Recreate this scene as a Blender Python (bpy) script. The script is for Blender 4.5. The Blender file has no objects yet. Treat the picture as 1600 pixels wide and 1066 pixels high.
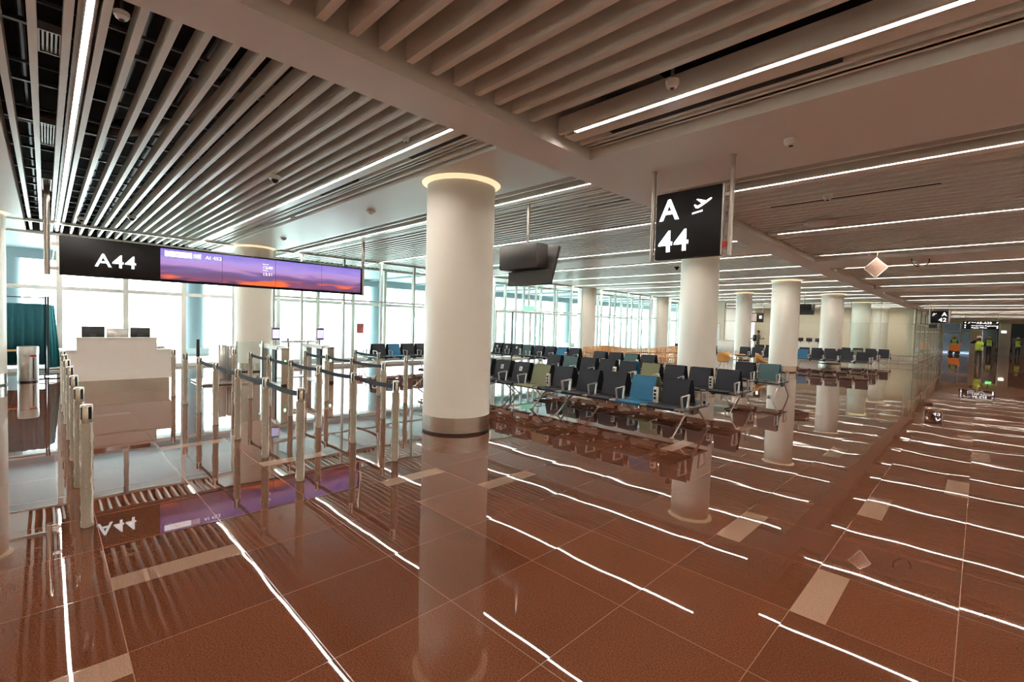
import bpy, math, random
from mathutils import Vector, Matrix
random.seed(7)
PI = math.pi
sc = bpy.context.scene
col = sc.collection

# ------------------------------------------------------------------ camera
H = 1.735
cam_d = bpy.data.cameras.new('camera'); cam = bpy.data.objects.new('camera', cam_d); col.objects.link(cam)
cam_d.sensor_width = 36; cam_d.lens = 16.4514; cam_d.clip_start = 0.05; cam_d.clip_end = 600
_r, _d, _f = (0.70547, 0.708166, 0.028505), (0.046291, -0.005906, -0.998911), (-0.707226, 0.706021, -0.036948)
cam.matrix_world = Matrix(((_r[0], -_d[0], -_f[0], 0), (_r[1], -_d[1], -_f[1], 0), (_r[2], -_d[2], -_f[2], H), (0, 0, 0, 1)))
sc.camera = cam

# ------------------------------------------------------------------ light and exposure
SKY = 4.6            # overcast white daylight outside
STRIP = 50.0         # radiance of the ceiling light strips
w = bpy.data.worlds.new('World'); sc.world = w; w.use_nodes = True
bg = w.node_tree.nodes['Background']; bg.inputs[0].default_value = (0.93, 0.98, 1.0, 1); bg.inputs[1].default_value = SKY
sc.view_settings.view_transform = 'Standard'; sc.view_settings.look = 'None'
sc.view_settings.exposure = 1.22; sc.view_settings.gamma = 1.0; sc.view_settings.use_curve_mapping = False
sc.cycles.max_bounces = 8; sc.cycles.diffuse_bounces = 4; sc.cycles.glossy_bounces = 4
sc.cycles.transparent_max_bounces = 24; sc.cycles.sample_clamp_indirect = 6; sc.cycles.caustics_reflective = True; sc.cycles.blur_glossy = 1.0
sc.cycles.use_denoising = True; sc.cycles.filter_width = 1.05

sun_d = bpy.data.lights.new('sun', 'SUN'); sun = bpy.data.objects.new('sun', sun_d); col.objects.link(sun)
sun_d.energy = 12.0; sun_d.angle = .02; sun_d.color = (1, .97, .92)
sun.rotation_euler = Vector((-.55, .12, -.83)).to_track_quat('-Z', 'Y').to_euler()      # high behind the building, lights the apron

# ------------------------------------------------------------------ materials
MATS = {}
def nodes_of(m):
    m.use_nodes = True; nt = m.node_tree
    return nt, nt.nodes['Principled BSDF']
def mat(name, color, rough=0.5, metal=0.0, var=0.06, scale=9.0, spec=0.5, bump=0.0, bscale=40.0, coat=0.0):
    if name in MATS: return MATS[name]
    m = bpy.data.materials.new(name); nt, b = nodes_of(m); N, L = nt.nodes, nt.links
    b.inputs['Roughness'].default_value = rough; b.inputs['Metallic'].default_value = metal
    b.inputs['Specular IOR Level'].default_value = spec; b.inputs['Coat Weight'].default_value = coat
    tc = N.new('ShaderNodeTexCoord'); no = N.new('ShaderNodeTexNoise'); no.inputs['Scale'].default_value = scale
    no.inputs['Detail'].default_value = 4
    L.new(tc.outputs['Object'], no.inputs['Vector'])
    mx = N.new('ShaderNodeMix'); mx.data_type = 'RGBA'
    mx.inputs[6].default_value = tuple(c*(1-var) for c in color) + (1,)
    mx.inputs[7].default_value = tuple(min(1, c*(1+var)) for c in color) + (1,)
    L.new(no.outputs['Fac'], mx.inputs[0]); L.new(mx.outputs[2], b.inputs['Base Color'])
    if bump:
        n2 = N.new('ShaderNodeTexNoise'); n2.inputs['Scale'].default_value = bscale; n2.inputs['Detail'].default_value = 3
        L.new(tc.outputs['Object'], n2.inputs['Vector'])
        bp = N.new('ShaderNodeBump'); bp.inputs['Strength'].default_value = 1.0; bp.inputs['Distance'].default_value = bump
        L.new(n2.outputs['Fac'], bp.inputs['Height']); L.new(bp.outputs['Normal'], b.inputs['Normal'])
    MATS[name] = m; return m
def emis(name, color, strength):
    if name in MATS: return MATS[name]
    m = bpy.data.materials.new(name); nt, b = nodes_of(m)
    b.inputs['Base Color'].default_value = (0.6, 0.6, 0.6, 1); b.inputs['Roughness'].default_value = .6
    b.inputs['Emission Color'].default_value = color + (1,); b.inputs['Emission Strength'].default_value = strength
    MATS[name] = m; return m
def glass(name, tint, gloss=1.0):
    m = bpy.data.materials.new(name); m.use_nodes = True; nt = m.node_tree; N, L = nt.nodes, nt.links
    N.clear(); o = N.new('ShaderNodeOutputMaterial'); t = N.new('ShaderNodeBsdfTransparent'); g = N.new('ShaderNodeBsdfGlossy')
    t.inputs[0].default_value = tint + (1,); g.inputs['Roughness'].default_value = 0.01
    ge = N.new('ShaderNodeNewGeometry'); dt = N.new('ShaderNodeVectorMath'); dt.operation = 'DOT_PRODUCT'
    L.new(ge.outputs['Normal'], dt.inputs[0]); L.new(ge.outputs['Incoming'], dt.inputs[1])
    def mth(op, a, v):
        n = N.new('ShaderNodeMath'); n.operation = op; L.new(a, n.inputs[0])
        if v is not None: n.inputs[1].default_value = v
        return n.outputs[0]
    ab = mth('ABSOLUTE', dt.outputs['Value'], None); sb = N.new('ShaderNodeMath'); sb.operation = 'SUBTRACT'; sb.inputs[0].default_value = 1; L.new(ab, sb.inputs[1])
    fr = mth('ADD', mth('MULTIPLY', mth('POWER', sb.outputs[0], 5.0), .9), .035)      # same from both faces
    mx = N.new('ShaderNodeMixShader'); L.new(mth('MULTIPLY', fr, gloss*.5), mx.inputs[0])
    L.new(t.outputs[0], mx.inputs[1]); L.new(g.outputs[0], mx.inputs[2]); L.new(mx.outputs[0], o.inputs[0])
    MATS[name] = m; return m

TILE = 0.745
def floor_material(name, inlay=False):
    m = bpy.data.materials.new(name); nt, b = nodes_of(m); N, L = nt.nodes, nt.links
    def math_(op, a, c=None, v=None):
        n = N.new('ShaderNodeMath'); n.operation = op
        for i, x in enumerate((a, c)):
            if x is None: continue
            if isinstance(x, (int, float)): n.inputs[i].default_value = x
            else: L.new(x, n.inputs[i])
        return n.outputs[0]
    tc = N.new('ShaderNodeTexCoord'); sp = N.new('ShaderNodeSeparateXYZ'); L.new(tc.outputs['Object'], sp.inputs[0])
    u = math_('DIVIDE', math_('ADD', sp.outputs[0], 0.02 + TILE*200), TILE)
    v = math_('DIVIDE', math_('ADD', sp.outputs[1], -0.29 + TILE*200), TILE)
    fu, fv = math_('FRACT', u), math_('FRACT', v)
    eu = math_('MINIMUM', fu, math_('SUBTRACT', 1.0, fu)); ev = math_('MINIMUM', fv, math_('SUBTRACT', 1.0, fv))
    e = math_('MINIMUM', eu, ev)
    joint = math_('LESS_THAN', e, 0.0034)
    cell = N.new('ShaderNodeCombineXYZ'); L.new(math_('FLOOR', u), cell.inputs[0]); L.new(math_('FLOOR', v), cell.inputs[1])
    wn = N.new('ShaderNodeTexWhiteNoise'); L.new(cell.outputs[0], wn.inputs['Vector'])
    # grain of the granite
    n1 = N.new('ShaderNodeTexNoise'); n1.inputs['Scale'].default_value = 120; n1.inputs['Detail'].default_value = 3; n1.inputs['Roughness'].default_value = .7
    L.new(tc.outputs['Object'], n1.inputs['Vector'])
    n2 = N.new('ShaderNodeTexVoronoi'); n2.inputs['Scale'].default_value = 190; L.new(tc.outputs['Object'], n2.inputs['Vector'])
    n3 = N.new('ShaderNodeTexNoise'); n3.inputs['Scale'].default_value = 1.1; L.new(tc.outputs['Object'], n3.inputs['Vector'])
    rp = N.new('ShaderNodeValToRGB'); L.new(n1.outputs['Fac'], rp.inputs[0])
    if inlay:
        rp.color_ramp.elements[0].color = (0.215, 0.120, 0.078, 1); rp.color_ramp.elements[1].color = (0.31, 0.19, 0.13, 1)
    else:
        rp.color_ramp.elements[0].color = (0.068, 0.0205, 0.0092, 1); rp.color_ramp.elements[1].color = (0.155, 0.052, 0.025, 1)
    rp.color_ramp.elements[0].position = .35; rp.color_ramp.elements[1].position = .66
    sh = N.new('ShaderNodeMix'); sh.data_type = 'RGBA'; sh.blend_type = 'MULTIPLY'; sh.inputs[0].default_value = 1
    L.new(rp.outputs[0], sh.inputs[6])
    val = math_('ADD', 0.80, math_('ADD', math_('MULTIPLY', wn.outputs['Value'], 0.22), math_('MULTIPLY', n3.outputs['Fac'], 0.2)))
    spk = math_('ADD', val, math_('MULTIPLY', math_('LESS_THAN', n2.outputs['Distance'], 0.12), 0.55))
    cc = N.new('ShaderNodeCombineColor'); [L.new(spk, cc.inputs[i]) for i in range(3)]
    L.new(cc.outputs[0], sh.inputs[7])
    jm = N.new('ShaderNodeMix'); jm.data_type = 'RGBA'; L.new(joint, jm.inputs[0]); L.new(sh.outputs[2], jm.inputs[6])
    jm.inputs[7].default_value = (0.23, 0.115, 0.075, 1)
    if inlay: L.new(sh.outputs[2], b.inputs['Base Color'])
    else: L.new(jm.outputs[2], b.inputs['Base Color'])
    ro = math_('ADD', 0.016, math_('MULTIPLY', joint, 0.12)); L.new(ro, b.inputs['Roughness'])
    b.inputs['IOR'].default_value = 1.47
    # each slab is a little uneven on its own, so mirrored lines break at the joints
    off = N.new('ShaderNodeVectorMath'); off.operation = 'SCALE'; off.inputs['Scale'].default_value = 13.0
    L.new(wn.outputs['Color'], off.inputs[0])
    ad = N.new('ShaderNodeVectorMath'); ad.operation = 'ADD'; L.new(tc.outputs['Object'], ad.inputs[0]); L.new(off.outputs[0], ad.inputs[1])
    n4 = N.new('ShaderNodeTexNoise'); n4.inputs['Scale'].default_value = 1.5; n4.inputs['Detail'].default_value = 1.0; L.new(ad.outputs[0], n4.inputs['Vector'])
    bp = N.new('ShaderNodeBump'); bp.inputs['Strength'].default_value = 1.0; bp.inputs['Distance'].default_value = 0.0016
    L.new(n4.outputs['Fac'], bp.inputs['Height']); L.new(bp.outputs['Normal'], b.inputs['Normal'])
    MATS[name] = m; return m

M_slat = mat('slat paint', (0.80, 0.785, 0.71), .30, var=.03)
M_soffit = mat('ceiling paint', (0.80, 0.785, 0.73), .40, var=.04, scale=1.5)
M_plenum = mat('black plenum', (0.006, 0.006, 0.006), .9)
M_col = mat('column plaster', (0.88, 0.84, 0.75), .4, var=.02, scale=2.0)
M_steel = mat('brushed steel', (0.64, 0.58, 0.51), .24, 1.0, var=.10, scale=3)
M_steel_d = mat('satin steel tube', (0.50, 0.46, 0.42), .3, 1.0, var=.06)
M_alu = mat('cast aluminium', (0.62, 0.60, 0.57), .35, .85)
M_dark = mat('charcoal shell', (0.020, 0.021, 0.030), .55, var=.10, scale=30, spec=.3)
M_black = mat('black plastic', (0.010, 0.010, 0.011), .35)
M_blue = mat('blue shell', (0.012, 0.140, 0.27), .5)
M_teal = mat('teal shell', (0.042, 0.10, 0.105), .5)
M_olive = mat('olive shell', (0.185, 0.19, 0.095), .5)
M_white = mat('white laminate', (0.80, 0.76, 0.71), .4, var=.02)
M_sign = mat('sign black', (0.012, 0.011, 0.012), .6, spec=.3)
M_tv = mat('display grey', (0.060, 0.054, 0.050), .55, spec=.3)
M_frame = mat('window frame paint', (0.84, 0.83, 0.79), .45)
M_frame_s = mat('steel mullion', (0.66, 0.65, 0.61), .38)
M_belt = mat('navy webbing', (0.009, 0.013, 0.026), .7)
M_wrap = mat('bubble wrap over steel', (0.40, 0.355, 0.28), .4, .15, var=.22, scale=55, bump=.004, bscale=60)
M_film = mat('loose plastic film', (0.80, 0.78, 0.72), .3, bump=.004, bscale=90)
M_wood = mat('bent plywood', (0.72, 0.40, 0.17), .4, var=.15, scale=20)
M_orange = mat('tan shell chair', (0.50, 0.26, 0.06), .42)
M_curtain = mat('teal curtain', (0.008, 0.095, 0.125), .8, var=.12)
M_beige = mat('beige wall', (0.82, 0.71, 0.56), .5, var=.03, scale=2)
M_pipe = mat('galvanised duct', (0.20, 0.20, 0.20), .4, .7, var=.2)
M_strip = emis('light diffuser', (1.0, 0.925, 0.825), STRIP)
M_glow = emis('cove light', (1.0, 0.74, 0.42), .42)
M_text = emis('backlit lettering', (1.0, 1.0, 1.0), .9)
M_red = mat('red plastic', (0.45, 0.03, 0.02), .5)
M_green = emis('green exit panel', (0.03, 0.34, 0.20), 0.9)
M_led = emis('green arrow lamp', (0.10, 1.0, 0.45), 8.0)
M_phone = emis('lilac tablet screen', (0.50, 0.50, 1.0), .5)
M_glass_o = glass('clear facade glass', (0.88, 0.97, 0.975), .8)
M_glass_i = glass('partition glass', (0.93, 0.985, 0.975), 1.0)
M_apron = mat('concrete apron', (0.62, 0.62, 0.60), .7, var=.12, scale=.5)
M_ext = mat('exterior grey cladding', (0.30, 0.36, 0.38), .5)
M_skin = mat('skin', (0.20, 0.09, 0.05), .55)
M_fl = floor_material('polished red granite'); M_in = floor_material('pale granite inlay', True)

# ------------------------------------------------------------------ mesh helpers
class MB:
    def __init__(s, off=(0, 0, 0)): s.v = []; s.f = []; s.m = []; s.off = Vector(off); s.cur = 0
    def add(s, vs, fs):
        b = len(s.v); s.v += [tuple(Vector(p) - s.off) for p in vs]; s.f += [tuple(b+i for i in f) for f in fs]; s.m += [s.cur]*len(fs)
        return s
    def box(s, x0, y0, z0, x1, y1, z1):
        x0, x1 = min(x0, x1), max(x0, x1); y0, y1 = min(y0, y1), max(y0, y1); z0, z1 = min(z0, z1), max(z0, z1)
        vs = [(x, y, z) for z in (z0, z1) for y in (y0, y1) for x in (x0, x1)]
        return s.add(vs, [(0, 2, 3, 1), (4, 5, 7, 6), (0, 1, 5, 4), (2, 6, 7, 3), (0, 4, 6, 2), (1, 3, 7, 5)])
    def cbox(s, x0, y0, z0, x1, y1, z1, c=.01):        # box with chamfered vertical and top edges
        x0, x1 = min(x0, x1), max(x0, x1); y0, y1 = min(y0, y1), max(y0, y1); z0, z1 = min(z0, z1), max(z0, z1)
        def ring(z, i): return [(x0+c+i, y0+i, z), (x1-c-i, y0+i, z), (x1-i, y0+c+i, z), (x1-i, y1-c-i, z), (x1-c-i, y1-i, z), (x0+c+i, y1-i, z), (x0+i, y1-c-i, z), (x0+i, y0+c+i, z)]
        rs = [ring(z0, c*.7), ring(z0+c, 0), ring(z1-c, 0), ring(z1, c*.7)]
        vs = [p for r_ in rs for p in r_]; fs = [tuple(range(7, -1, -1)), tuple(range(24, 32))]
        for k in range(3):
            for i in range(8): j = (i+1) % 8; fs.append((k*8+i, k*8+j, k*8+8+j, k*8+8+i))
        return s.add(vs, fs)
    def lathe(s, cx, cy, prof, n=32, cap=True, a0=0):
        vs = []; fs = []
        for r_, z in prof:
            for i in range(n): a = a0+2*PI*i/n; vs.append((cx+r_*math.cos(a), cy+r_*math.sin(a), z))
        for k in range(len(prof)-1):
            for i in range(n): j = (i+1) % n; fs.append((k*n+i, k*n+j, k*n+n+j, k*n+n+i))
        if cap: fs.append(tuple(range(n-1, -1, -1))); fs.append(tuple(range((len(prof)-1)*n, len(prof)*n)))
        return s.add(vs, fs)
    def tube(s, pts, r_, n=10, rs=None, flat=1.0):
        pts = [Vector(p) for p in pts]; vs = []; fs = []; up = Vector((0, 0, 1)); prev = None
        for k, p in enumerate(pts):
            t = (pts[min(k+1, len(pts)-1)] - pts[max(k-1, 0)]).normalized()
            a = t.cross(up if abs(t.z) < .95 else Vector((1, 0, 0))).normalized()
            if prev is not None and prev.length and abs(t.z) >= .95:
                a = (prev - t*prev.dot(t)).normalized()
            prev = a; b = t.cross(a).normalized(); q = rs[k] if rs else r_
            for i in range(n): an = 2*PI*i/n + PI/n; vs.append(tuple(p + a*q*math.cos(an) + b*q*flat*math.sin(an)))
        for k in range(len(pts)-1):
            for i in range(n): j = (i+1) % n; fs.append((k*n+i, k*n+j, k*n+n+j, k*n+n+i))
        fs.append(tuple(range(n-1, -1, -1))); fs.append(tuple(range((len(pts)-1)*n, len(pts)*n)))
        return s.add(vs, fs)
    def sheet(s, prof, x0, x1, th):                     # profile in (y,z) extruded along x, given thickness
        P_ = [Vector((0, y, z)) for y, z in prof]; o = []
        for k in range(len(P_)):
            t = (P_[min(k+1, len(P_)-1)] - P_[max(k-1, 0)]).normalized(); o.append(Vector((0, -t.z, t.y))*th)
        n = len(P_); vs = []
        for x in (x0, x1):
            vs += [(x, p.y, p.z) for p in P_] + [(x, p.y+q.y, p.z+q.z) for p, q in zip(P_, o)]
        fs = []
        for k in range(n-1):
            fs += [(k, k+1, 2*n+k+1, 2*n+k), (n+k+1, n+k, 3*n+k, 3*n+k+1), (k+1, k, n+k, n+k+1), (2*n+k, 2*n+k+1, 3*n+k+1, 3*n+k)]
        fs += [(0, 2*n, 3*n, n), (n-1, 2*n-1, 4*n-1, 3*n-1)]
        return s.add(vs, fs)
    def prism(s, poly, z0, z1):
        n = len(poly); vs = [(x, y, z0) for x, y in poly] + [(x, y, z1) for x, y in poly]
        return s.add(vs, [tuple(range(n-1, -1, -1)), tuple(range(n, 2*n))] + [(i, (i+1) % n, n+(i+1) % n, n+i) for i in range(n)])
    def mesh(s, name, mats, smooth=True):
        me = bpy.data.meshes.new(name); me.from_pydata(s.v, [], s.f); me.validate()
        for m in (mats if isinstance(mats, (list, tuple)) else [mats]): me.materials.append(m)
        if len(me.materials) > 1 and len(s.m) == len(me.polygons): me.polygons.foreach_set('material_index', s.m)
        if smooth:
            me.polygons.foreach_set('use_smooth', [True]*len(me.polygons)); me.set_sharp_from_angle(angle=math.radians(38))
        me.update(); return me
    def build(s, name, mats, parent=None, smooth=True):
        o = bpy.data.objects.new(name, s.mesh(name, mats, smooth)); col.objects.link(o)
        if parent: o.parent = parent
        elif s.off.length: o.location = s.off
        return o
def tag(o, label=None, cat=None, group=None, kind=None):
    if label: o['label'] = label
    if cat: o['category'] = cat
    if group: o['group'] = group
    if kind: o['kind'] = kind
    return o
def empty(name, loc=(0, 0, 0), rz=0, **k):
    o = bpy.data.objects.new(name, None); col.objects.link(o); o.location = loc; o.rotation_euler = (0, 0, rz); o.empty_display_size = .1
    return tag(o, **k)
def struct(name, loc=(0, 0, 0)): return empty(name, loc, kind='structure')
def copy_tree(o, parent=None):
    c = o.copy(); col.objects.link(c); c.parent = parent
    for ch in [x for x in bpy.data.objects if x.parent == o]: copy_tree(ch, c)
    return c
def text_mesh(s, size, name, mats, parent, loc, rot, bold=.02, th=.004, align='LEFT', sx=1.0):
    cu = bpy.data.curves.new('t', 'FONT'); cu.body = s; cu.size = size; cu.align_x = align; cu.extrude = th/2; cu.offset = bold*size
    cu.resolution_u = 3; cu.space_character = 1.0+bold*6
    t = bpy.data.objects.new('t', cu); col.objects.link(t); bpy.context.view_layer.update()
    me = bpy.data.meshes.new_from_object(t.evaluated_get(bpy.context.evaluated_depsgraph_get()))
    bpy.data.objects.remove(t); bpy.data.curves.remove(cu)
    me.materials.clear(); me.materials.append(mats)
    o = bpy.data.objects.new(name, me); col.objects.link(o); o.parent = parent; o.location = loc; o.rotation_euler = rot; o.scale = (sx, 1, 1)
    return o
ORD = ['first', 'second', 'third', 'fourth', 'fifth', 'sixth', 'seventh', 'eighth', 'ninth', 'tenth', 'eleventh', 'twelfth']

# ------------------------------------------------------------------ floor (slabs and pale inlays)
inlays = {(-6, 0): 'R', (-6, 3): 'L', (-5, 4): 'L'}
def build_floor():
    strips = [(-3.94, .29), (-4.49, 2.525), (-3.745, 3.27), (-1.51, 4.015), (-.765, 3.27), (-.765, 5.505), (-.21, 6.995), (-.02, 9.23),
              (-.21, 10.72), (-1.51, 7.74), (-3.19, 6.25), (-3.0, -.455), (-3.0, 8.485), (-3.19, 9.975), (-.21, 12.955), (-.765, 14.445), (-1.51, 12.955), (-2.445, 10.72)]
    for k in range(60):
        i, j = random.randint(-16, 2), random.randint(19, 70)
        strips.append((-.02+i*TILE + random.choice((0, TILE-.19)), .29+j*TILE))
    for i, j in ((-10, 1), (-12, 4), (-14, 0), (-8, 2), (-9, 6), (-11, 9), (-7, 11), (-13, 12)):
        strips.append((-.02+i*TILE, .29+j*TILE))
    byrow = {}
    for x, y in strips: byrow.setdefault(round((y-.29)/TILE), []).append((x, x+.19))
    b = MB(); X0, X1 = -18.9, 8.2
    for j in range(-14, 91):
        y0, y1 = .29+j*TILE, .29+(j+1)*TILE; xs = X0
        for a, c in sorted(byrow.get(j, [])):
            if a < xs: continue
            b.cur = 0; b.add([(xs, y0, 0), (a, y0, 0), (a, y1, 0), (xs, y1, 0)], [(0, 1, 2, 3)])
            b.cur = 1; b.add([(a, y0, 0), (c, y0, 0), (c, y1, 0), (a, y1, 0)], [(0, 1, 2, 3)]); xs = c
        b.cur = 0; b.add([(xs, y0, 0), (X1, y0, 0), (X1, y1, 0), (xs, y1, 0)], [(0, 1, 2, 3)])
    o = b.build('floor', [M_fl, M_in], smooth=False); tag(o, kind='structure')
build_floor()

# ------------------------------------------------------------------ ceiling
ZL, ZR = 3.93, 3.385          # gate-side and corridor-side soffits
SL, SR = 3.96, 3.45           # undersides of the slats
BX0, BX1 = -3.285, -2.84      # the long downstand beam
XF = -18.85                   # outer facade
XR = 8.0
YB, YE = -9.5, 66.0
BAY = 8.94
ceil = struct('ceiling')
lights_y = []
for k in range(-1, 7):
    for d in (0.245, 3.34, 6.05):
        y = d + BAY*k
        if YB+.4 < y < YE-.5: lights_y.append(y)
bm = MB(); bm.box(BX0, YB, ZR, BX1, YE, 4.75); bm.build('downstand_beam', M_soffit, ceil)
pl = MB(); pl.box(XF, YB, 4.75, XR, YE, 4.85); pl.build('plenum_deck', M_plenum, ceil)
panL = [(-1.85, -.36)] + [(4.02+BAY*k, 5.45+BAY*k) for k in range(0, 7)] + [(4.02-BAY, 5.45-BAY)]
panR = [(3.86+BAY*k, 5.34+BAY*k) for k in range(-1, 7)]
for (a, c) in panL:
    p = MB(); p.box(XF, a, ZL, BX0, c, ZL+.30); p.build('soffit_panel', M_soffit, ceil)
for (a, c) in panR:
    p = MB(); p.box(BX1, a, ZR, XR, c, ZR+.40); p.build('soffit_panel', M_soffit, ceil)
def zones(pans):
    ps = sorted(pans); z = []; y = YB
    for a, c in ps:
        if a > y: z.append((y, a))
        y = max(y, c)
    z.append((y, YE)); return [q for q in z if q[1]-q[0] > .3]
def slat_zone(a, c, x0, x1, z, seam):
    b = MB()
    Ls = [y for y in lights_y if a < y < c]
    first = [l for l in Ls if x1 < 0 and abs(l-.245) < .1]; Ls = [l for l in Ls if l not in first]
    for l in first: b.box(x0, l-.06, z+.06, x1, l+.05, z+.10)      # first strip sits bare between two slats
    back = .30 if x1 > 0 else .17
    y = a + (.16 if x1 > 0 else .10)
    while y < c - .06:
        if not [l for l in Ls if l-back < y < l+.36]: b.box(x0, y-.027, z, x1, y+.027, z+.165)
        y += .1987
    for l in Ls:              # the board that carries each light strip and air slot
        b.box(x0, l-.060, z, x1, l-.026, z+.145); b.box(x0, l+.026, z, x1, l+.180, z+.145)
        b.box(x0, l-.026, z+.06, x1, l+.026, z+.145); b.box(x0, l+.258, z, x1, l+.295, z+.145); b.box(x0, l+.180, z+.09, x1, l+.258, z+.145)
        if l+.41 < c-.04: b.box(x0, l+.37, z, x1, l+.43, z+.165)
    b.build('slat_panel', M_slat, ceil, smooth=False)
for a, c in zones(panL): slat_zone(a, c, XF+.05, BX0-.02, SL, 0)
for a, c in zones(panR): slat_zone(a, c, BX1+.07, XR, SR, 0)
# things above the slats
pp = MB()
for x in (-4.6, -6.1, -7.6, -9.1, -10.6, -12.1, -13.6, -15.1, -16.6, -18.0):
    pp.box(x, -9, 4.26, x+.05, 4, 4.30)
    pp.box(x+.32, -9, 4.34, x+.35, 4, 4.37)
for y in (-.15, .62, .70, 1.25, 2.1, 2.9): pp.tube([(XF+.3, y, 4.50), (BX0-.1, y, 4.50)], .03, 8)
pp.build('conduits', M_pipe, ceil)
dk = MB()
dk.tube([(-9.5, -.5, 4.45), (-9.3, .6, 4.43), (-8.4, 1.2, 4.42), (-6.6, 1.5, 4.45), (-5.0, 2.4, 4.45)], .12, 14)
dk.tube([(-2.4, 3.05, 4.2), (-1.4, 3.1, 4.15), (-.6, 3.05, 4.2), (.6, 3.0, 4.3)], .09, 12)
dk.build('flexible_duct', M_pipe, ceil)
hd = MB(); hd.box(-16.53, YB, 3.90, -16.47, 4.2, 3.965); hd.build('header_rail', mat('satin white rail', (.86, .86, .84), .22, .3), ceil)

def strip_light(y, side, n):
    x0, x1, z = (XF+3.2 if False else -18.4, BX0-.55, SL) if side == 'L' else (BX1+.22, XR-.4, SR)
    r_ = empty('linear_ceiling_light', ((x0+x1)/2, y, z)); off = ((x0+x1)/2, y, z)
    d = MB(off)
    if side == 'L':
        for a, c in ((x0, -16.65), (-16.4, x1)): d.box(a, y-.021, z+.012, c, y+.021, z+.022)
    else: d.box(x0, y-.021, z+.012, x1, y+.021, z+.022)
    d.build('diffuser', M_strip, r_, smooth=False)
    h = MB(off)
    for s_ in (-1, 1): h.box(x0-.01, y+s_*.021, z-.001, x1+.01, y+s_*.0295, z+.045)
    h.box(x0, y-.021, z+.024, x1, y+.021, z+.045)
    h.box(x0-.012, y-.021, z-.001, x0-.002, y+.021, z+.045); h.box(x1+.002, y-.021, z-.001, x1+.012, y+.021, z+.045)
    h.build('housing', M_frame, r_, smooth=False)
    side_t = 'over the gate side' if side == 'L' else 'over the corridor side'
    if y < -.5: lab = 'linear ceiling light %s, behind the camera' % side_t
    elif n < 9: lab = 'thin white ceiling light strip %s, %s from the near end' % (side_t, ORD[n])
    else: lab = 'thin white ceiling light strip %s, crowded far end' % side_t
    tag(r_, lab, 'ceiling light', 'ceiling light strips %s' % side_t)
for side in 'LR':
    n = 0
    for y in sorted(lights_y):
        if side == 'L' and y > 52: continue
        strip_light(y, side, n)
        if y > -.5: n += 1

def air_slot(x0, x1, y, z, lab):
    off = ((x0+x1)/2, y, z); r_ = empty('linear_air_vent', off, label=lab, cat='air vent', group='black slot diffusers in the ceiling')
    b = MB(off); b.box(x0, y-.034, z+.014, x1, y+.034, z+.089); b.build('slot_box', M_black, r_, smooth=False)
    b = MB(off)
    for k in (-1, 0, 1): b.box(x0, y+k*.024-.003, z+.001, x1, y+k*.024+.003, z+.014)
    b.build('blade', M_tv, r_, smooth=False)
air_slot(-5.65, -4.2, 3.34+.22, SL, 'black slotted air vent beside the light strip above the big round column')
air_slot(-8.6, -7.2, 3.34+.22, SL, 'black slotted air vent farther along the light strip toward the windows')
air_slot(-2.40, -.70, 3.34+.22, SR, 'long black air vent beside the nearest corridor light strip')
air_slot(-2.15, -.40, 7.15, SR, 'thin black air vent in the slats behind the hanging gate sign')
air_slot(-5.3, -3.9, 7.2, SL, 'thin black air vent in the slats behind the hanging monitor')

def louvre(x, y, lab, L=.5):
    off = (x, y, 4.12); r_ = empty('ceiling_louvre', off, label=lab, cat='louvre', group='perforated louvres above the left slats')
    b = MB(off); b.box(x-L/2, y-.09, 4.12, x+L/2, y-.075, 4.19); b.box(x-L/2, y+.075, 4.12, x+L/2, y+.09, 4.19)
    b.box(x-L/2, y-.075, 4.12, x-L/2+.02, y+.075, 4.19); b.box(x+L/2-.02, y-.075, 4.12, x+L/2, y+.075, 4.19); b.build('rim', M_alu, r_)
    b = MB(off)
    for k in range(-2, 3): b.box(x-L/2+.03, y+k*.028-.007, 4.13, x+L/2-.03, y+k*.028+.007, 4.15)
    b.build('grille', M_alu, r_)
louvre(-6.0, .055, 'nearest grey slotted louvre above the slats, left of the long light'); louvre(-9.1, .04, 'middle grey slotted louvre above the slats, left of the long light', 1.1)
louvre(-12.7, .035, 'farthest grey slotted louvre above the slats, near the sign pole', 1.2)

def detector(x, y, z, lab, r_=.055, hang=0):
    o = empty('smoke_detector', (x, y, z), label=lab, cat='detector', group='round white detectors on the ceiling')
    b = MB((x, y, z)); b.lathe(x, y, [(r_*.55, z-.055), (r_*.8, z-.045), (r_*.82, z-.03), (r_, z-.028), (r_, z)], 24); b.build('body', M_white, o)
    b = MB((x, y, z)); b.lathe(x, y, [(r_*.3, z-.062), (r_*.35, z-.054)], 12); b.build('sensor', M_tv, o)
    if hang: b = MB((x, y, z)); b.tube([(x, y, z), (x, y, z+hang)], .012, 8); b.build('stem', M_steel_d, o)
detector(-1.23, 4.54, ZR, 'round white smoke detector on the flat soffit right of the hanging gate sign')
detector(-1.61, 3.12, SR+.02, 'small sprinkler-like detector hanging in the black gap above the near corridor light', .045, .3)
detector(-4.67, .42, 3.99, 'round detector hanging on a bent pipe among the upper left slats', .05, .25)
detector(-8.83, 4.68, ZL, 'flat round ceiling speaker on the pale soffit left of the big column', .09)
detector(-13.78, 4.69, ZL, 'small round detector on the pale soffit near the windows', .08)
detector(-10.9, 3.9, SL, 'small white detector under the slats above the display wall', .05)
detector(-5.05, 3.12, SL, 'small square sensor under the slats beside the light strip end', .04)
detector(-1.44, 6.95, SR, 'small pale detector under the slats behind the hanging gate sign', .05)
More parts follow.
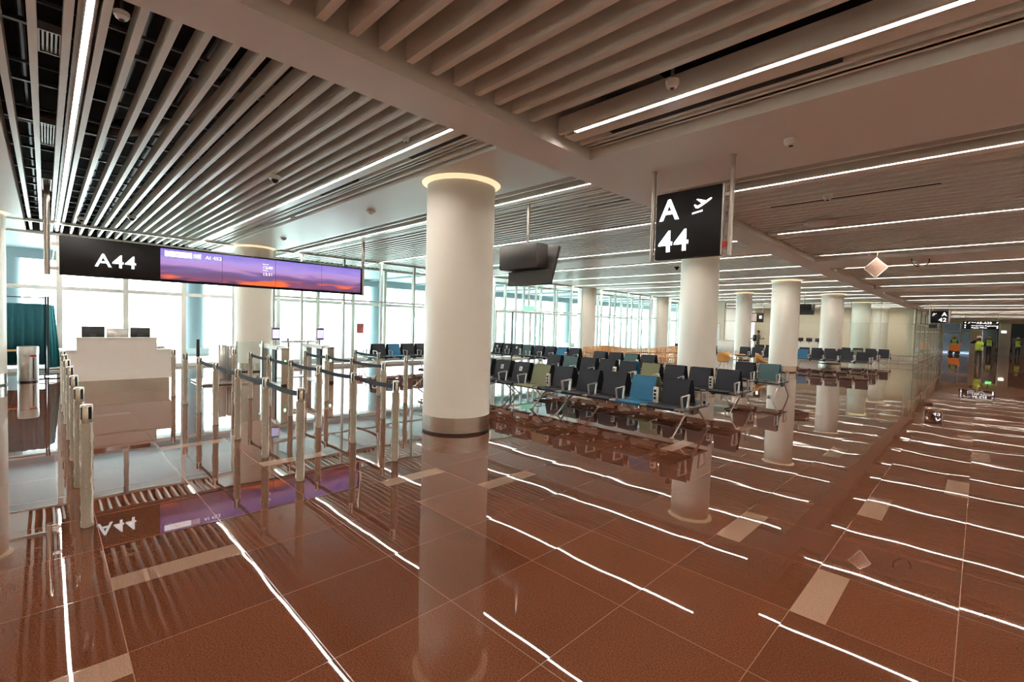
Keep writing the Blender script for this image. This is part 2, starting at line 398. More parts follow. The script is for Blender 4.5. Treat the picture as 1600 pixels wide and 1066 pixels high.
def dome_cam(x, y, z, lab, body=None):
    o = empty('dome_camera', (x, y, z), label=lab, cat='security camera', group='ceiling cameras')
    b = MB((x, y, z)); b.lathe(x, y, [(.07, z-.06), (.085, z-.05), (.085, z)], 24); b.build('housing', body or M_white, o)
    b = MB((x, y, z)); b.lathe(x, y, [(.012, z-.115), (.035, z-.105), (.052, z-.082), (.06, z-.058)], 24); b.build('dome', M_black, o)
dome_cam(-7.99, 2.58, SL, 'white dome camera under the slats left of the big round column')
dome_cam(-15.2, .62, SL, 'dome camera above the left end of the long display wall')
dome_cam(-13.9, 1.42, SL, 'dome camera above the A44 lettering of the display wall')
dome_cam(-7.9, 16.2, SL, 'black dome camera under the ceiling between the monitor and the gate sign', M_black)
# round access point under the corridor slats
o = empty('access_point', (-1.82, 8.42, SR), label='pale flat disc-shaped device under the corridor slats', cat='access point')
b = MB((-1.82, 8.42, SR)); b.lathe(-1.82, 8.42, [(.12, SR-.06), (.2, SR-.055), (.22, SR-.04), (.2, SR-.025), (.1, SR-.02)], 32); b.build('disc', M_white, o)
b = MB((-1.82, 8.42, SR)); b.lathe(-1.82, 8.42, [(.06, SR-.02), (.06, SR+.02)], 16); b.build('mount', M_alu, o)
# card hanging from the ceiling
o = empty('hanging_card', (-1.62, 12.3, 3.4), label='tilted paper card in a clear sleeve hanging from the ceiling on orange strings', cat='card')
b = MB((-1.62, 12.3, 3.4)); cx, cy, cz = -1.62, 12.3, 3.12
for s_, m_, th, nm in ((1.0, M_white, .004, 'sleeve'), (.86, mat('printed card', (.40, .25, .18), .6, var=.5, scale=14), .006, 'print')):
    b = MB((-1.62, 12.3, 3.4)); q = [(-.26*s_, -.02*s_), (.0, .22*s_), (.26*s_, .02*s_), (.0, -.22*s_)]
    vs = [(cx+x*.75, cy+x*.55+t, cz+z) for t in (-th, th) for x, z in q]
    b.add(vs, [(0, 1, 2, 3), (7, 6, 5, 4), (0, 4, 5, 1), (1, 5, 6, 2), (2, 6, 7, 3), (3, 7, 4, 0)]); b.build(nm, m_, o, smooth=False)
b = MB((-1.62, 12.3, 3.4)); b.tube([(cx, cy, cz+.2), (cx+.02, cy, 3.45)], .006, 6); b.tube([(cx-.12, cy-.09, 3.32), (cx-.13, cy-.1, 3.45)], .006, 6)
b.build('string', mat('orange string', (.8, .12, .03), .6), o)
# loose cable loop
o = empty('cable_loop', (-.9, 13.3, 3.4), label='loose cable loop and clip dangling below the corridor light', cat='cable')
b = MB((-.9, 13.3, 3.4)); b.tube([(-1.0+.14*math.cos(a), 13.3+.1*math.cos(a), 3.34+.13*math.sin(a)) for a in [PI*.9+i*PI*1.2/14 for i in range(15)]], .010, 6); b.build('cable', M_black, o)
b = MB((-.9, 13.3, 3.4)); b.tube([(-1.1, 13.23, 3.32), (-1.0, 13.3, 3.22), (-.93, 13.35, 3.22)], .022, 8); b.build('clip', M_white, o)

# ------------------------------------------------------------------ columns
def column(x, y, lab, r_=.54, z1=ZL, collar=True):
    o = empty('round_column', (x, y, 0), label=lab, cat='column', group='round white columns')
    b = MB((x, y, 0)); b.lathe(x, y, [(r_, .27), (r_, z1+.02)], 64, False); b.build('shaft', M_col, o)
    b = MB((x, y, 0)); b.lathe(x, y, [(r_+.004, .035), (r_+.004, .27), (r_-.01, .272)], 64, False); b.build('steel_skirting', M_steel, o)
    b = MB((x, y, 0)); b.lathe(x, y, [(r_-.012, 0), (r_-.012, .035)], 64, False); b.build('base_gap', M_black, o)
    if collar:
        b = MB((x, y, 0)); b.lathe(x, y, [(r_+.002, z1-.055), (r_+.015, z1-.038), (r_+.045, z1-.016), (r_+.085, z1-.002)], 64, False); b.build('glow_collar', M_glow, o)
column(-5.99, 4.74, 'large round white column with steel base, nearest in the hall')
for k, t in ((1, 'white column rising behind the seats under the hanging A44 gate sign'), (2, 'third white column of the line along the corridor'),
             (3, 'fourth white column of the line along the corridor'), (4, 'fifth white column of the line along the corridor'), (5, 'farthest white column, seen through the end glass partition')):
    column(-6.03, 4.74+BAY*k + (.2 if k == 1 else 0), t)
column(-9.9, 29.0, 'slimmer white column left of the third corridor column, behind the tan chairs', .42)
column(-15.9, -1.17, 'white column at the extreme left edge beside the teal curtain')
column(-16.5, 4.74, 'white column at the glass wall behind the sunset screens')
column(-16.5, 13.68, 'white column at the glass wall hidden behind the nearest column')
column(-16.5, 22.62, 'white column built into the glass wall left of the wooden bench', collar=False)
column(-16.5, 31.56, 'white column built into the glass wall right of the wooden bench', collar=False)

# ------------------------------------------------------------------ glass walls
def facade(name, X, y0, y1, ys, z1, trans, wd=.06, dp=.14, m=None, g=None, base=.10, kind='structure', ztop=.08):
    o = struct(name, (X, (y0+y1)/2, 0)); off = (X, (y0+y1)/2, 0); m = m or M_frame
    b = MB(off)
    for y in ys: b.box(X-dp/2, y-wd/2, 0, X+dp/2, y+wd/2, z1)
    b.build('mullion', m, o, smooth=False)
    b = MB(off)
    b.box(X-dp/2+.01, y0, z1-ztop, X+dp/2-.01, y1, z1)
    for t in trans: b.box(X-dp/2+.01, y0, t-wd*.42, X+dp/2-.01, y1, t+wd*.42)
    b.box(X-dp/2+.005, y0, 0, X+dp/2-.005, y1, base); b.build('rail', m, o, smooth=False)
    b = MB(off); b.box(X-.008, y0, base, X+.008, y1, z1-ztop); b.build('pane', g or M_glass_o, o, smooth=False)
    return o
ks = [0.29+1.49*i for i in range(-7, 28)]
facade('window_1', XF, YB, 40.0, ks, 3.96, [2.39], .125, .12)
for i, (a, c) in enumerate(((5.30, 13.12), (14.24, 22.1), (23.16, 31.0), (32.1, 38.0))):
    ys = [4.74+BAY*i+1.49*j for j in range(1, 6) if a < 4.74+BAY*i+1.49*j < c]
    facade('window_%d' % (i+2), -16.5, a, c, [a+.03]+ys+[c-.03], 3.96, [2.42], .06, .12, M_frame_s if i == 0 else M_frame, M_glass_i, ztop=.06)
# sliding door leaves in the third bay
d = struct('door_1', (-16.42, 16.9, 0)); b = MB((-16.42, 16.9, 0))
for y in (15.2, 16.3, 17.6, 18.6): b.box(-16.40, y-.04, 0, -16.32, y+.04, 2.36)
b.box(-16.40, 15.2, 2.30, -16.32, 18.6, 2.38); b.build('door_frame', M_frame, d, smooth=False)
b = MB((-16.42, 16.9, 0)); b.box(-16.37, 15.24, .05, -16.35, 16.26, 2.3); b.box(-16.37, 17.64, .05, -16.35, 18.56, 2.3); b.build('door_pane', M_glass_i, d, smooth=False)
b = MB((-16.42, 16.9, 0)); b.box(-16.31, 16.24, .02, -16.28, 16.30, 2.3); b.build('door_edge', M_black, d, smooth=False)
o = empty('exit_sign', (-16.3, 17.44, 2.53), label='green exit sign above the glass doors behind the hanging monitor', cat='exit sign')
b = MB((-16.3, 17.44, 2.53)); b.box(-16.34, 17.04, 2.42, -16.29, 17.84, 2.65); b.build('panel', M_green, o, smooth=False)
b = MB((-16.3, 17.44, 2.53)); b.box(-16.36, 17.4, 2.65, -16.32, 17.48, 3.9); b.build('bracket', M_frame, o, smooth=False)

# walls that close the hall
def wall(name, x0, y0, x1, y1, z1=4.75, m=None, z0=0):
    b = MB(); b.box(x0, y0, z0, x1, y1, z1); o = b.build(name, m or M_beige, smooth=False); tag(o, kind='structure'); return o
wall('wall_back', XF, YB-.2, XR, YB)
b = MB(); b.box(XF-.1, YB, 3.96, XF+.1, 66, 4.85); o = b.build('trim_1', M_tv, smooth=False); tag(o, kind='structure')
wall('wall_right', XR, YB-.2, XR+.2, YE+3)
wall('wall_far', -16.6, 52.0, -3.3, 52.2)
wall('wall_inner', -3.25, 38.4, -3.05, 66)
wall('wall_left', -16.7, 38.1, -14.4, 38.3)
wall('wall_gate', XF-.1, 40.0, XF+.1, 66)

# ------------------------------------------------------------------ outside
b = MB(); b.box(-120, -60, -.25, XF-.05, 120, -.08); o = b.build('ground', M_apron, smooth=False); tag(o, kind='structure')
b = MB(); b.box(-24.6, -30, 3.98, XF-.1, 60, 4.5); b.box(-25.4, -30, 3.62, -24.6, 60, 4.6)
for y in range(-29, 60, 3): b.box(-24.6, y, 3.90, XF-.2, y+.12, 3.98)
o = b.build('canopy', M_ext, smooth=False); tag(o, 'grey exterior canopy running along outside the glass facade', 'canopy')
for i, y in enumerate((-1.0, 4.74, 13.68, 22.62, 31.56)):
    o = empty('canopy_column', (-25.0, y, -.08), label='bluish round canopy column outside the glass, %s' % ['leftmost by the curtain', 'behind the gate desk', 'beside the right end of the sunset screens', 'behind the glass doors', 'farthest, beyond the bench'][i], cat='column', group='canopy columns outside')
    b = MB((-25, y, -.08)); b.lathe(-25, y, [(.38, .25), (.38, 4.0)], 28); b.build('shaft', M_ext, o)
    b = MB((-25, y, -.08)); b.cbox(-25.5, y-.5, -.08, -24.5, y+.5, .25, .04); b.build('plinth', M_apron, o)
o = empty('barrier', (-30, 4, -.08), label='low pale concrete barrier outside behind the desk', cat='barrier'); b = MB((-30, 4, -.08))
b.cbox(-30.2, -12, -.08, -29.9, 10, .12, .03); b.build('kerb', M_apron, o); b = MB((-30, 4, -.08)); b.box(-30.1, -12, .12, -30.02, 10, .18); b.build('rail', M_ext, o)
o = empty('service_cabin', (-45, 28.5, -.08), label='grey-green service cabin with a taller block standing outside on the apron', cat='cabin'); b = MB((-45, 28.5, -.08))
b.cbox(-47, 25.3, -.08, -44, 27.3, .6, .05); b.build('low_block', M_ext, o)
b = MB((-45, 28.5, -.08)); b.cbox(-47, 27.3, -.08, -43.8, 33.5, 1.98, .05); b.build('tall_block', mat('pale cabin', (.34, .40, .40), .6), o)
b = MB((-45, 28.5, -.08)); b.box(-43.8, 27.6, 1.1, -43.77, 33.2, 1.7); b.build('panel', M_apron, o)
o = empty('red_notice', (-22, 11.2, -.08), label='small red notice board on a thin post outside the glass', cat='sign'); b = MB((-22, 11.2, -.08))
b.cbox(-22.02, 11.0, 1.04, -21.98, 11.36, 1.52, .01); b.build('board', M_red, o); b = MB((-22, 11.2, -.08)); b.tube([(-22, 11.18, -.08), (-22, 11.18, 1.06)], .015, 8); b.build('post', M_ext, o)
b = MB((-22, 11.2, -.08)); b.lathe(-22, 11.18, [(.16, -.08), (.14, -.03), (.02, 0)], 16); b.build('foot', M_ext, o)

# ------------------------------------------------------------------ big display wall over the desk
def sunset():
    m = bpy.data.materials.new('sunset picture'); nt, bs = nodes_of(m); N, L = nt.nodes, nt.links
    tc = N.new('ShaderNodeTexCoord'); sp = N.new('ShaderNodeSeparateXYZ'); L.new(tc.outputs['Object'], sp.inputs[0])
    mp = N.new('ShaderNodeMapping'); mp.inputs['Scale'].default_value = (1, .55, 3.6); L.new(tc.outputs['Object'], mp.inputs['Vector'])
    n = N.new('ShaderNodeTexNoise'); n.inputs['Scale'].default_value = 2.3; n.inputs['Detail'].default_value = 2.5; L.new(mp.outputs[0], n.inputs['Vector'])
    a = N.new('ShaderNodeMath'); a.operation = 'MULTIPLY_ADD'; a.inputs[1].default_value = .42; L.new(n.outputs['Fac'], a.inputs[0])
    z = N.new('ShaderNodeMapRange'); z.inputs['From Min'].default_value = -.37; z.inputs['From Max'].default_value = .37; z.inputs['To Min'].default_value = -.21; z.inputs['To Max'].default_value = .79
    L.new(sp.outputs[2], z.inputs['Value']); L.new(z.outputs[0], a.inputs[2])
    r_ = N.new('ShaderNodeValToRGB'); L.new(a.outputs[0], r_.inputs[0]); cr = r_.color_ramp
    cols = [(0.0, (.05, .02, .09)), (.15, (.20, .05, .12)), (.27, (.13, .05, .16)), (.40, (.14, .08, .25)), (.52, (.40, .20, .45)), (.66, (.36, .24, .62)), (1.0, (.17, .13, .58))]
    while len(cr.elements) < len(cols): cr.elements.new(.5)
    for e_, (p, c) in zip(cr.elements, cols): e_.position = p; e_.color = c + (1,)
    mp2 = N.new('ShaderNodeMapping'); mp2.inputs['Scale'].default_value = (1, .75, 3.2); mp2.inputs['Location'].default_value = (0, .35, 1.3); L.new(tc.outputs['Object'], mp2.inputs['Vector'])
    n5 = N.new('ShaderNodeTexNoise'); n5.inputs['Scale'].default_value = 1.6; n5.inputs['Detail'].default_value = 1; L.new(mp2.outputs[0], n5.inputs['Vector'])
    hot = N.new('ShaderNodeMapRange'); hot.inputs['From Min'].default_value = .50; hot.inputs['From Max'].default_value = .62; L.new(n5.outputs['Fac'], hot.inputs['Value'])
    low = N.new('ShaderNodeMapRange'); low.inputs['From Min'].default_value = -.12; low.inputs['From Max'].default_value = -.22; L.new(sp.outputs[2], low.inputs['Value'])
    mm = N.new('ShaderNodeMath'); mm.operation = 'MULTIPLY'; L.new(hot.outputs[0], mm.inputs[0]); L.new(low.outputs[0], mm.inputs[1])
    mr = N.new('ShaderNodeMix'); mr.data_type = 'RGBA'; L.new(mm.outputs[0], mr.inputs[0]); L.new(r_.outputs[0], mr.inputs[6]); mr.inputs[7].default_value = (.85, .13, .03, 1)
    L.new(mr.outputs[2], bs.inputs['Emission Color']); bs.inputs['Emission Strength'].default_value = .55
    bs.inputs['Base Color'].default_value = (.02, .02, .02, 1); bs.inputs['Roughness'].default_value = .25
    return m
M_sun = sunset()
SX = -12.7
def display_wall():
    y0, y1, z0, z1 = .20, 6.50, 2.445, 3.205; yc = 3.35; off = (SX, yc, 2.82)
    o = empty('display_wall', off, label='long hanging black gate board with A44 lettering and four sunset screens', cat='gate sign')
    b = MB(off); b.cbox(SX-.16, y0, z0, SX, y1, z1, .012); b.build('casing', M_sign, o)
    ys = [1.78, 2.96, 4.14, 5.31, 6.44]
    for i in range(4):
        b = MB(off); b.box(SX-.002, ys[i]+.004, z0+.05, SX+.006, ys[i+1]-.004, z1-.04); b.build('screen', M_sun, o, smooth=False)
    # lettering faces +x : text x axis -> +y, text y axis -> +z
    rot = (PI/2, 0, PI/2)
    text_mesh('A44', .37, 'lettering', M_text, o, (.012, .72-yc, 2.66-2.82), rot, .016, sx=1.0)
    # flight line on the first screen
    b = MB(off); b.box(SX+.007, 1.86, 3.00, SX+.009, 2.36, 3.12); b.build('airline_plate', emis('white plate', (1, 1, 1), 1.1), o, smooth=False)
    b = MB(off); b.add([(SX+.0105, 1.97, 3.03), (SX+.0105, 2.10, 3.06), (SX+.0105, 2.16, 3.105), (SX+.0105, 2.07, 3.065)], [(0, 1, 2, 3)])
    b.add([(SX+.0105, 2.03, 3.04), (SX+.0105, 2.12, 3.045), (SX+.0105, 2.10, 3.06)], [(0, 1, 2)]); b.build('swoosh', emis('red swoosh', (.9, .12, .10), .9), o, smooth=False)
    text_mesh('AIR INDIA', .045, 'airline_name', emis('pink letter', (.75, .45, .45), .8), o, (.011, 2.10-yc, 3.025-2.82), rot, .01)
    b = MB(off); b.box(SX+.007, 2.37, 3.0, SX+.009, 2.54, 3.12); b.build('alliance_plate', emis('grey plate', (.12, .14, .25), .9), o, smooth=False)
    b = MB(off)
    for k in range(5):
        a = PI/2+2*PI*k/5; c = (2.425+.025*math.cos(a), 3.06+.025*math.sin(a)); q = a
        b.add([(SX+.0105, c[0]+.018*math.cos(q), c[1]+.018*math.sin(q)), (SX+.0105, c[0]+.01*math.cos(q+2.2), c[1]+.01*math.sin(q+2.2)), (SX+.0105, c[0]+.01*math.cos(q-2.2), c[1]+.01*math.sin(q-2.2))], [(0, 1, 2)])
    for k in range(3): b.box(SX+.0098, 2.47, 3.035+k*.022, SX+.0105, 2.52, 3.045+k*.022)
    b.build('alliance_mark', M_text, o, smooth=False)
    text_mesh('AI 453', .105, 'flight_number', M_text, o, (.009, 2.62-yc, 3.02-2.82), rot, .012, sx=1.1)
    text_mesh('12:40', .095, 'departure_time', M_text, o, (.009, 3.84-yc, 2.93-2.82), rot, .01, sx=1.05)
    text_mesh('13:11', .095, 'boarding_time', M_text, o, (.009, 3.84-yc, 2.76-2.82), rot, .01, sx=1.05)
    b = MB(off); b.box(SX+.007, 3.84, 3.03, SX+.009, 3.97, 3.042); b.box(SX+.007, 3.84, 2.88, SX+.009, 3.96, 2.888); b.build('caption_bar', M_text, o, smooth=False)
    for y in (.03, 6.53):
        b = MB(off); b.tube([(SX-.05, y, 2.43), (SX-.05, y, SL+.3)], .045, 16); b.build('pole', M_steel_d, o)
        b = MB(off)
        for z in (2.56, 3.03): b.box(SX-.075, min(y, y+(.2 if y < 1 else -.06)), z-.03, SX-.025, max(y, y+(.2 if y < 1 else -.06)), z+.03)
        b.build('bracket', M_steel_d, o)
display_wall()

# ------------------------------------------------------------------ hanging gate signs
def plane_icon(b, cx, y, cz, s, flip=1):
    def P_(pts):
        n = len(pts); vs = [(cx+flip*x*s, y+t, cz+z*s) for t in (0, -.004) for x, z in pts]
        b.add(vs, [tuple(range(n)), tuple(range(2*n-1, n-1, -1))] + [(i, n+i, n+(i+1) % n, (i+1) % n) for i in range(n)])
    P_([(-.42, .02), (-.36, .06), (-.22, -.03), (.02, .06), (.40, .27), (.50, .29), (.50, .21), (.30, .08), (-.02, -.10), (-.20, -.18), (-.32, -.15)])      # fuselage
    P_([(-.02, .06), (-.30, .30), (-.20, .32), (.22, .17)])                                                       # far wing
    P_([(-.50, -.36), (-.50, -.45), (.06, -.36), (.06, -.27)])
def gate_sign(x0, x1, Y, z0, z1, texts, lab, ztop, icon_x, icon_f, flap=True, red=False):
    xc = (x0+x1)/2; off = (xc, Y, z0); o = empty('gate_sign', off, label=lab, cat='gate sign')
    b = MB(off); b.cbox(x0, Y, z0, x1, Y+.09, z1, .008); b.build('box', M_sign, o)
    b = MB(off); b.box(x0-.004, Y+.01, z0, x0, Y+.03, z1); b.box(x1, Y+.01, z0, x1+.012, Y+.03, z1); b.box(x1, Y+.055, z0, x1+.012, Y+.075, z1); b.build('edge_trim', M_alu, o, smooth=False)
    for t, size, x, z, al in texts: text_mesh(t, size, 'lettering', M_text, o, (x-xc, -.004, z-z0), (PI/2, 0, 0), .022, align=al, sx=1.0)
    b = MB(off); plane_icon(b, icon_x, Y-.002, z1-.17, .19, icon_f); b.build('departure_symbol', M_text, o, smooth=False)
    for s_, x in ((-1, x0-.055), (1, x1+.075)):
        b = MB(off); b.tube([(x, Y+.04, z0-.01), (x, Y+.04, ztop)], .022, 16); b.lathe(x, Y+.04, [(.032, ztop-.008), (.032, ztop)], 16); b.build('pole', M_steel_d, o)
        b = MB(off)
        for z in (z0+.07, z1-.10): b.box(min(x, x-s_*.06), Y+.025, z-.015, max(x, x-s_*.06), Y+.055, z+.015)
        b.build('bracket', M_steel_d, o)
    if red: b = MB(off); b.box(x1+.01, Y+.02, z0+.07, x1+.055, Y+.07, z0+.13); b.build('red_tag', M_red, o)
    return o
gate_sign(-2.475, -1.80, 4.56, 2.45, 3.125, [('A', .295, -2.425, 2.85, 'LEFT'), ('44', .30, -2.43, 2.525, 'LEFT')], 'hanging black square gate sign reading A 44 with departure symbol', ZR, -1.99, 1, red=True)
gate_sign(-2.05, -1.35, 35.0, 2.45, 3.10, [('A', .30, -1.39, 2.83, 'RIGHT'), ('42', .30, -1.39, 2.52, 'RIGHT')], 'distant hanging black gate sign reading A 42', SR, -1.90, 1)
def way_sign():
    x0, x1, Y, z0, z1 = -1.05, .90, 50.0, 2.33, 2.93; off = (-.07, Y, z0)
    o = empty('direction_sign', off, label='wide black overhead direction sign reading A8-A30 in the far corridor', cat='sign')
    b = MB(off); b.cbox(x0, Y, z0, x1, Y+.1, z1, .01); b.build('box', M_sign, o)
    R0 = (PI/2, 0, 0)
    for t, s_, x, z, bd in (('A8-A30', .22, -.30, 2.73, .03), ('Gates', .10, -.58, 2.80, .01), ('Immigration, Registration', .125, -.58, 2.55, .012), ('Baggage Offices', .125, -.58, 2.40, .012)):
        text_mesh(t, s_, 'lettering', M_text, o, (x+.07, -.005, z-z0), R0, bd)
    b = MB(off); plane_icon(b, -.70, Y-.002, 2.82, .16); plane_icon(b, .80, Y-.002, 2.83, .14)
    for x, z in ((-.92, 2.82), (-.92, 2.6), (-.92, 2.44), (.80, 2.56), (.80, 2.44)):
        b.add([(x-.05, Y-.004, z), (x+.05, Y-.004, z), (x, Y-.004, z-.07)], [(0, 1, 2)]); b.box(x-.045, Y-.005, z, x+.045, Y-.002, z+.045)
    b.build('symbol', M_text, o, smooth=False)
    for x in (x0+.1, x1-.1): b = MB(off); b.tube([(x, Y+.05, z1-.01), (x, Y+.05, SR+.1)], .02, 10); b.build('pole', M_steel_d, o)
way_sign()
def far_sign():
    off = (-11.4, 36, 2.34); o = empty('gate_sign', off, label='far hanging gate board with a blue and orange screen and white square', cat='gate sign')
    b = MB(off); b.cbox(-11.95, 36, 2.34, -10.95, 36.08, 3.02, .01); b.build('box', M_tv, o)
    b = MB(off); b.box(-11.93, 35.99, 2.40, -11.70, 36, 2.96); b.build('screen', emis('blue screen', (.10, .18, .55), .9), o, smooth=False)
    b = MB(off); b.box(-11.68, 35.99, 2.40, -11.40, 36, 2.96); b.build('screen', emis('amber screen', (.28, .15, .06), .6), o, smooth=False)
    b = MB(off); b.box(-11.22, 35.99, 2.60, -11.06, 36, 2.80); b.build('white_square', M_text, o, smooth=False)
    for x in (-11.9, -11.0): b = MB(off); b.tube([(x, 36.04, 3.0), (x, 36.04, SL+.1)], .025, 8); b.build('pole', M_steel_d, o)
far_sign()

# ------------------------------------------------------------------ hanging monitors
def monitor(x, y, z, lab, w_=1.08, ztop=SL+.1, s=1.0):
    """back to back displays on one pole; local frame, face -y"""
    o = empty('hanging_monitor', (x, y, z), label=lab, cat='monitor', group='hanging back-to-back monitors')
    # display facing away, leaning so its lower edge comes forward
    b = MB(); W = w_/2*s; t = .06*s
    z0, z1 = -.30*s, .40*s; yb, yt = -.02, .20*s
    vs = [(-W, yb, z0), (W, yb, z0), (W, yt, z1), (-W, yt, z1), (-W, yb+t, z0-.01), (W, yb+t, z0-.01), (W, yt+t, z1-.01), (-W, yt+t, z1-.01)]
    b.add(vs, [(0, 1, 2, 3), (7, 6, 5, 4), (0, 4, 5, 1), (1, 5, 6, 2), (2, 6, 7, 3), (3, 7, 4, 0)]); b.build('display', M_tv, o, smooth=False)
    b = MB(); b.cbox(-W-.03*s, -.24*s, -.02*s, W-.12*s, .06*s, .42*s, .02*s); b.build('electronics_box', M_tv, o)
    b = MB(); b.box(-W+.02, -.02, z0+.02, W-.02, yb+.001, -.04*s); b.build('cover_plate', M_tv, o, smooth=False)
    b = MB(); b.tube([(-.05, .0, .41*s), (-.05, .0, ztop-z)], .028, 14); b.build('pole', M_steel_d, o)
    b = MB(); b.lathe(-.05, 0, [(.06, .40*s), (.06, .43*s), (.03, .45*s)], 16); b.build('pole_clamp', M_tv, o)
monitor(-6.02, 6.40, 2.77, 'dark hanging back-to-back monitor on a pole between the nearest column and the A44 sign')
monitor(-7.0, 30.0, 2.95, 'small dark hanging monitor seen between the two far corridor columns', s=.8)
monitor(-2.0, 36.4, 2.30, 'small dark monitor hanging behind the A42 sign', s=.35, ztop=4.80)

# ------------------------------------------------------------------ gate desk
def desk():
    off = (-13.6, 1.2, 0); o = empty('gate_desk', off, label='white gate counter with raised centre and steel plinth under the display wall', cat='counter')
    b = MB(off); b.box(-14.05, .22, .27, -13.22, 2.06, .90); b.build('counter_body', M_white, o, smooth=False)
    b = MB(off); b.box(-13.50, .46, .90, -13.20, 1.79, 1.17); b.build('raised_front', M_white, o, smooth=False)
    b = MB(off); b.box(-14.02, .26, 0, -13.24, 2.03, .27); b.build('steel_plinth', M_steel, o, smooth=False)
    b = MB(off); b.box(-14.10, .20, .90, -13.21, .455, .925); b.box(-14.10, 1.795, .90, -13.21, 2.08, .925); b.box(-14.10, .455, .90, -13.505, 1.795, .925); b.build('worktop', M_white, o, smooth=False)
    b = MB(off); b.box(-13.52, .45, 1.17, -13.18, 1.80, 1.19); b.build('raised_shelf', M_white, o, smooth=False)
    for i, (y0, y1, z1, m_, nm, lab) in enumerate(((.55, .93, 1.40, M_black, 'desk_monitor', 'black monitor on the gate desk, left one, seen from behind'),
                                    (.96, 1.33, 1.355, M_alu, 'desk_monitor', 'pale grey monitor taped with a cross on the gate desk'),
                                    (1.37, 1.73, 1.385, M_black, 'desk_monitor', 'black monitor on the gate desk, right one, seen from behind'))):
        X = -13.70; yc = (y0+y1)/2; of = (X, yc, .925); q = empty(nm, of, label=lab, cat='monitor', group='monitors on the gate desk')
        b = MB(of); b.cbox(X-.02, y0, 1.08, X+.02, y1, z1+.015, .008); b.build('display', m_, q)
        b = MB(of); b.box(X+.02, yc-.05, 1.10, X+.05, yc+.05, 1.25); b.build('back_plate', M_tv if i != 1 else M_white, q)
        if i == 1:
            b = MB(of); b.tube([(X+.053, yc-.05, 1.2), (X+.053, yc+.05, 1.31)], .009, 6); b.tube([(X+.056, yc+.05, 1.2), (X+.056, yc-.05, 1.31)], .009, 6); b.build('tape_cross', M_film, q)
        b = MB(of); b.tube([(X+.0, yc, .93), (X, yc, 1.1)], .025, 10); b.lathe(X, yc, [(.12, .925), (.12, .935), (.03, .95)], 20); b.build('stand', M_tv, q)
    of = (-13.6, 1.95, .925); q = empty('paper_stack', of, label='small stack of grey papers on the right wing of the gate desk', cat='papers')
    b = MB(of); b.cbox(-13.75, 1.84, .925, -13.5, 2.02, .95, .004); b.build('sheets', M_film, q)
    b = MB(of); b.cbox(-13.70, 1.86, .95, -13.55, 1.98, .965, .004); b.build('tray', M_tv, q)
desk()
# low table behind the left end of the queue posts, teal screen, bin
def curtain_screen():
    off = (-17.4, -.3, 0); o = empty('curtain_screen', off, label='teal folding privacy screen with curtain at the left window', cat='screen')
    b = MB(off); n = 40; vs = []
    X = -17.3
    for i in range(n+1):
        y = -1.5+i*(1.50)/n; dx = .035*math.sin(i*1.35)+.015*math.sin(i*.7)
        vs += [(X+dx, y, 1.90), (X+dx*1.3, y, .32)]
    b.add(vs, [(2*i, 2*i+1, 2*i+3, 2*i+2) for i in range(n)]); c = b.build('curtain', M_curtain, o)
    m_ = c.modifiers.new('s', 'SOLIDIFY'); m_.thickness = .01
    b = MB(off); vs = []; n = 14
    for i in range(n+1):
        t = i/n; y = .03+.16*t; dx = -.02-.30*t+.03*math.sin(i*1.5); k_ = .35*t
        vs += [(X+dx, y-.02, 1.90-.03*t), (X+dx+.03*math.sin(i), y+k_*.3, .22)]
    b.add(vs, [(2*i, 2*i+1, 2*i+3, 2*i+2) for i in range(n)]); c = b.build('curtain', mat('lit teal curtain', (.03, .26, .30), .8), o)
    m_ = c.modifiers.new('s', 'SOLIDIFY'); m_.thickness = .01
    fr = mat('dark frame', (.03, .035, .04), .4, .5)
    b = MB(off); b.tube([(X, -1.5, 2.06), (X, .02, 2.06)], .012, 8); b.build('top_rail', fr, o)
    for dy in (0.0, .045):
        b = MB(off); b.tube([(X+.02, .0+dy, .02), (X+.02, .01+dy, 2.10)], .02, 8); b.build('upright', fr, o)
    b = MB(off); b.tube([(X+.25, -.02, .03), (X-.25, -.02, .03)], .018, 8); b.tube([(X+.1, -.25, .06), (X+.05, .45, .06)], .02, 8); b.tube([(X, -.25, .18), (X, .45, .18)], .015, 8); b.build('base', fr, o)
curtain_screen()
def litter_bin():
    x, y = -16.2, -.30; off = (x, y, 0); o = empty('litter_bin', off, label='steel litter bin with a red label beside the teal curtain', cat='bin')
    b = MB(off); b.lathe(x, y, [(.18, .03), (.185, .05), (.185, .66)], 32); b.build('body', M_alu, o)
    b = MB(off); b.lathe(x, y, [(.175, 0), (.175, .03)], 32); b.build('foot_ring', M_black, o)
    b = MB(off); b.lathe(x, y, [(.19, .665), (.19, .84), (.18, .86), (.12, .862)], 32); b.build('lid', M_alu, o)
    b = MB(off); b.box(x+.14, y+.085, .08, x+.178, y+.10, .58); b.build('seam', M_tv, o)
    b = MB(off); vs = []
    for i in range(7):
        a = .15+i*.12; vs += [(x+.188*math.cos(a), y+.188*math.sin(a), .61), (x+.188*math.cos(a), y+.188*math.sin(a), .655)]
    b.add(vs, [(2*i, 2*i+2, 2*i+3, 2*i+1) for i in range(6)]); b.build('red_label', M_red, o)
litter_bin()
off = (-16.9, -.62, 0); o = empty('side_table', off, label='low dark-legged side table behind the litter bin', cat='table')
b = MB(off); b.cbox(-17.2, -.95, .70, -16.75, -.35, .73, .005); b.build('top', M_wood, o)
for x in (-17.17, -16.78):
    for y in (-.92, -.38): b = MB(off); b.tube([(x, y, 0), (x, y, .70)], .018, 8); b.build('leg', M_black, o)

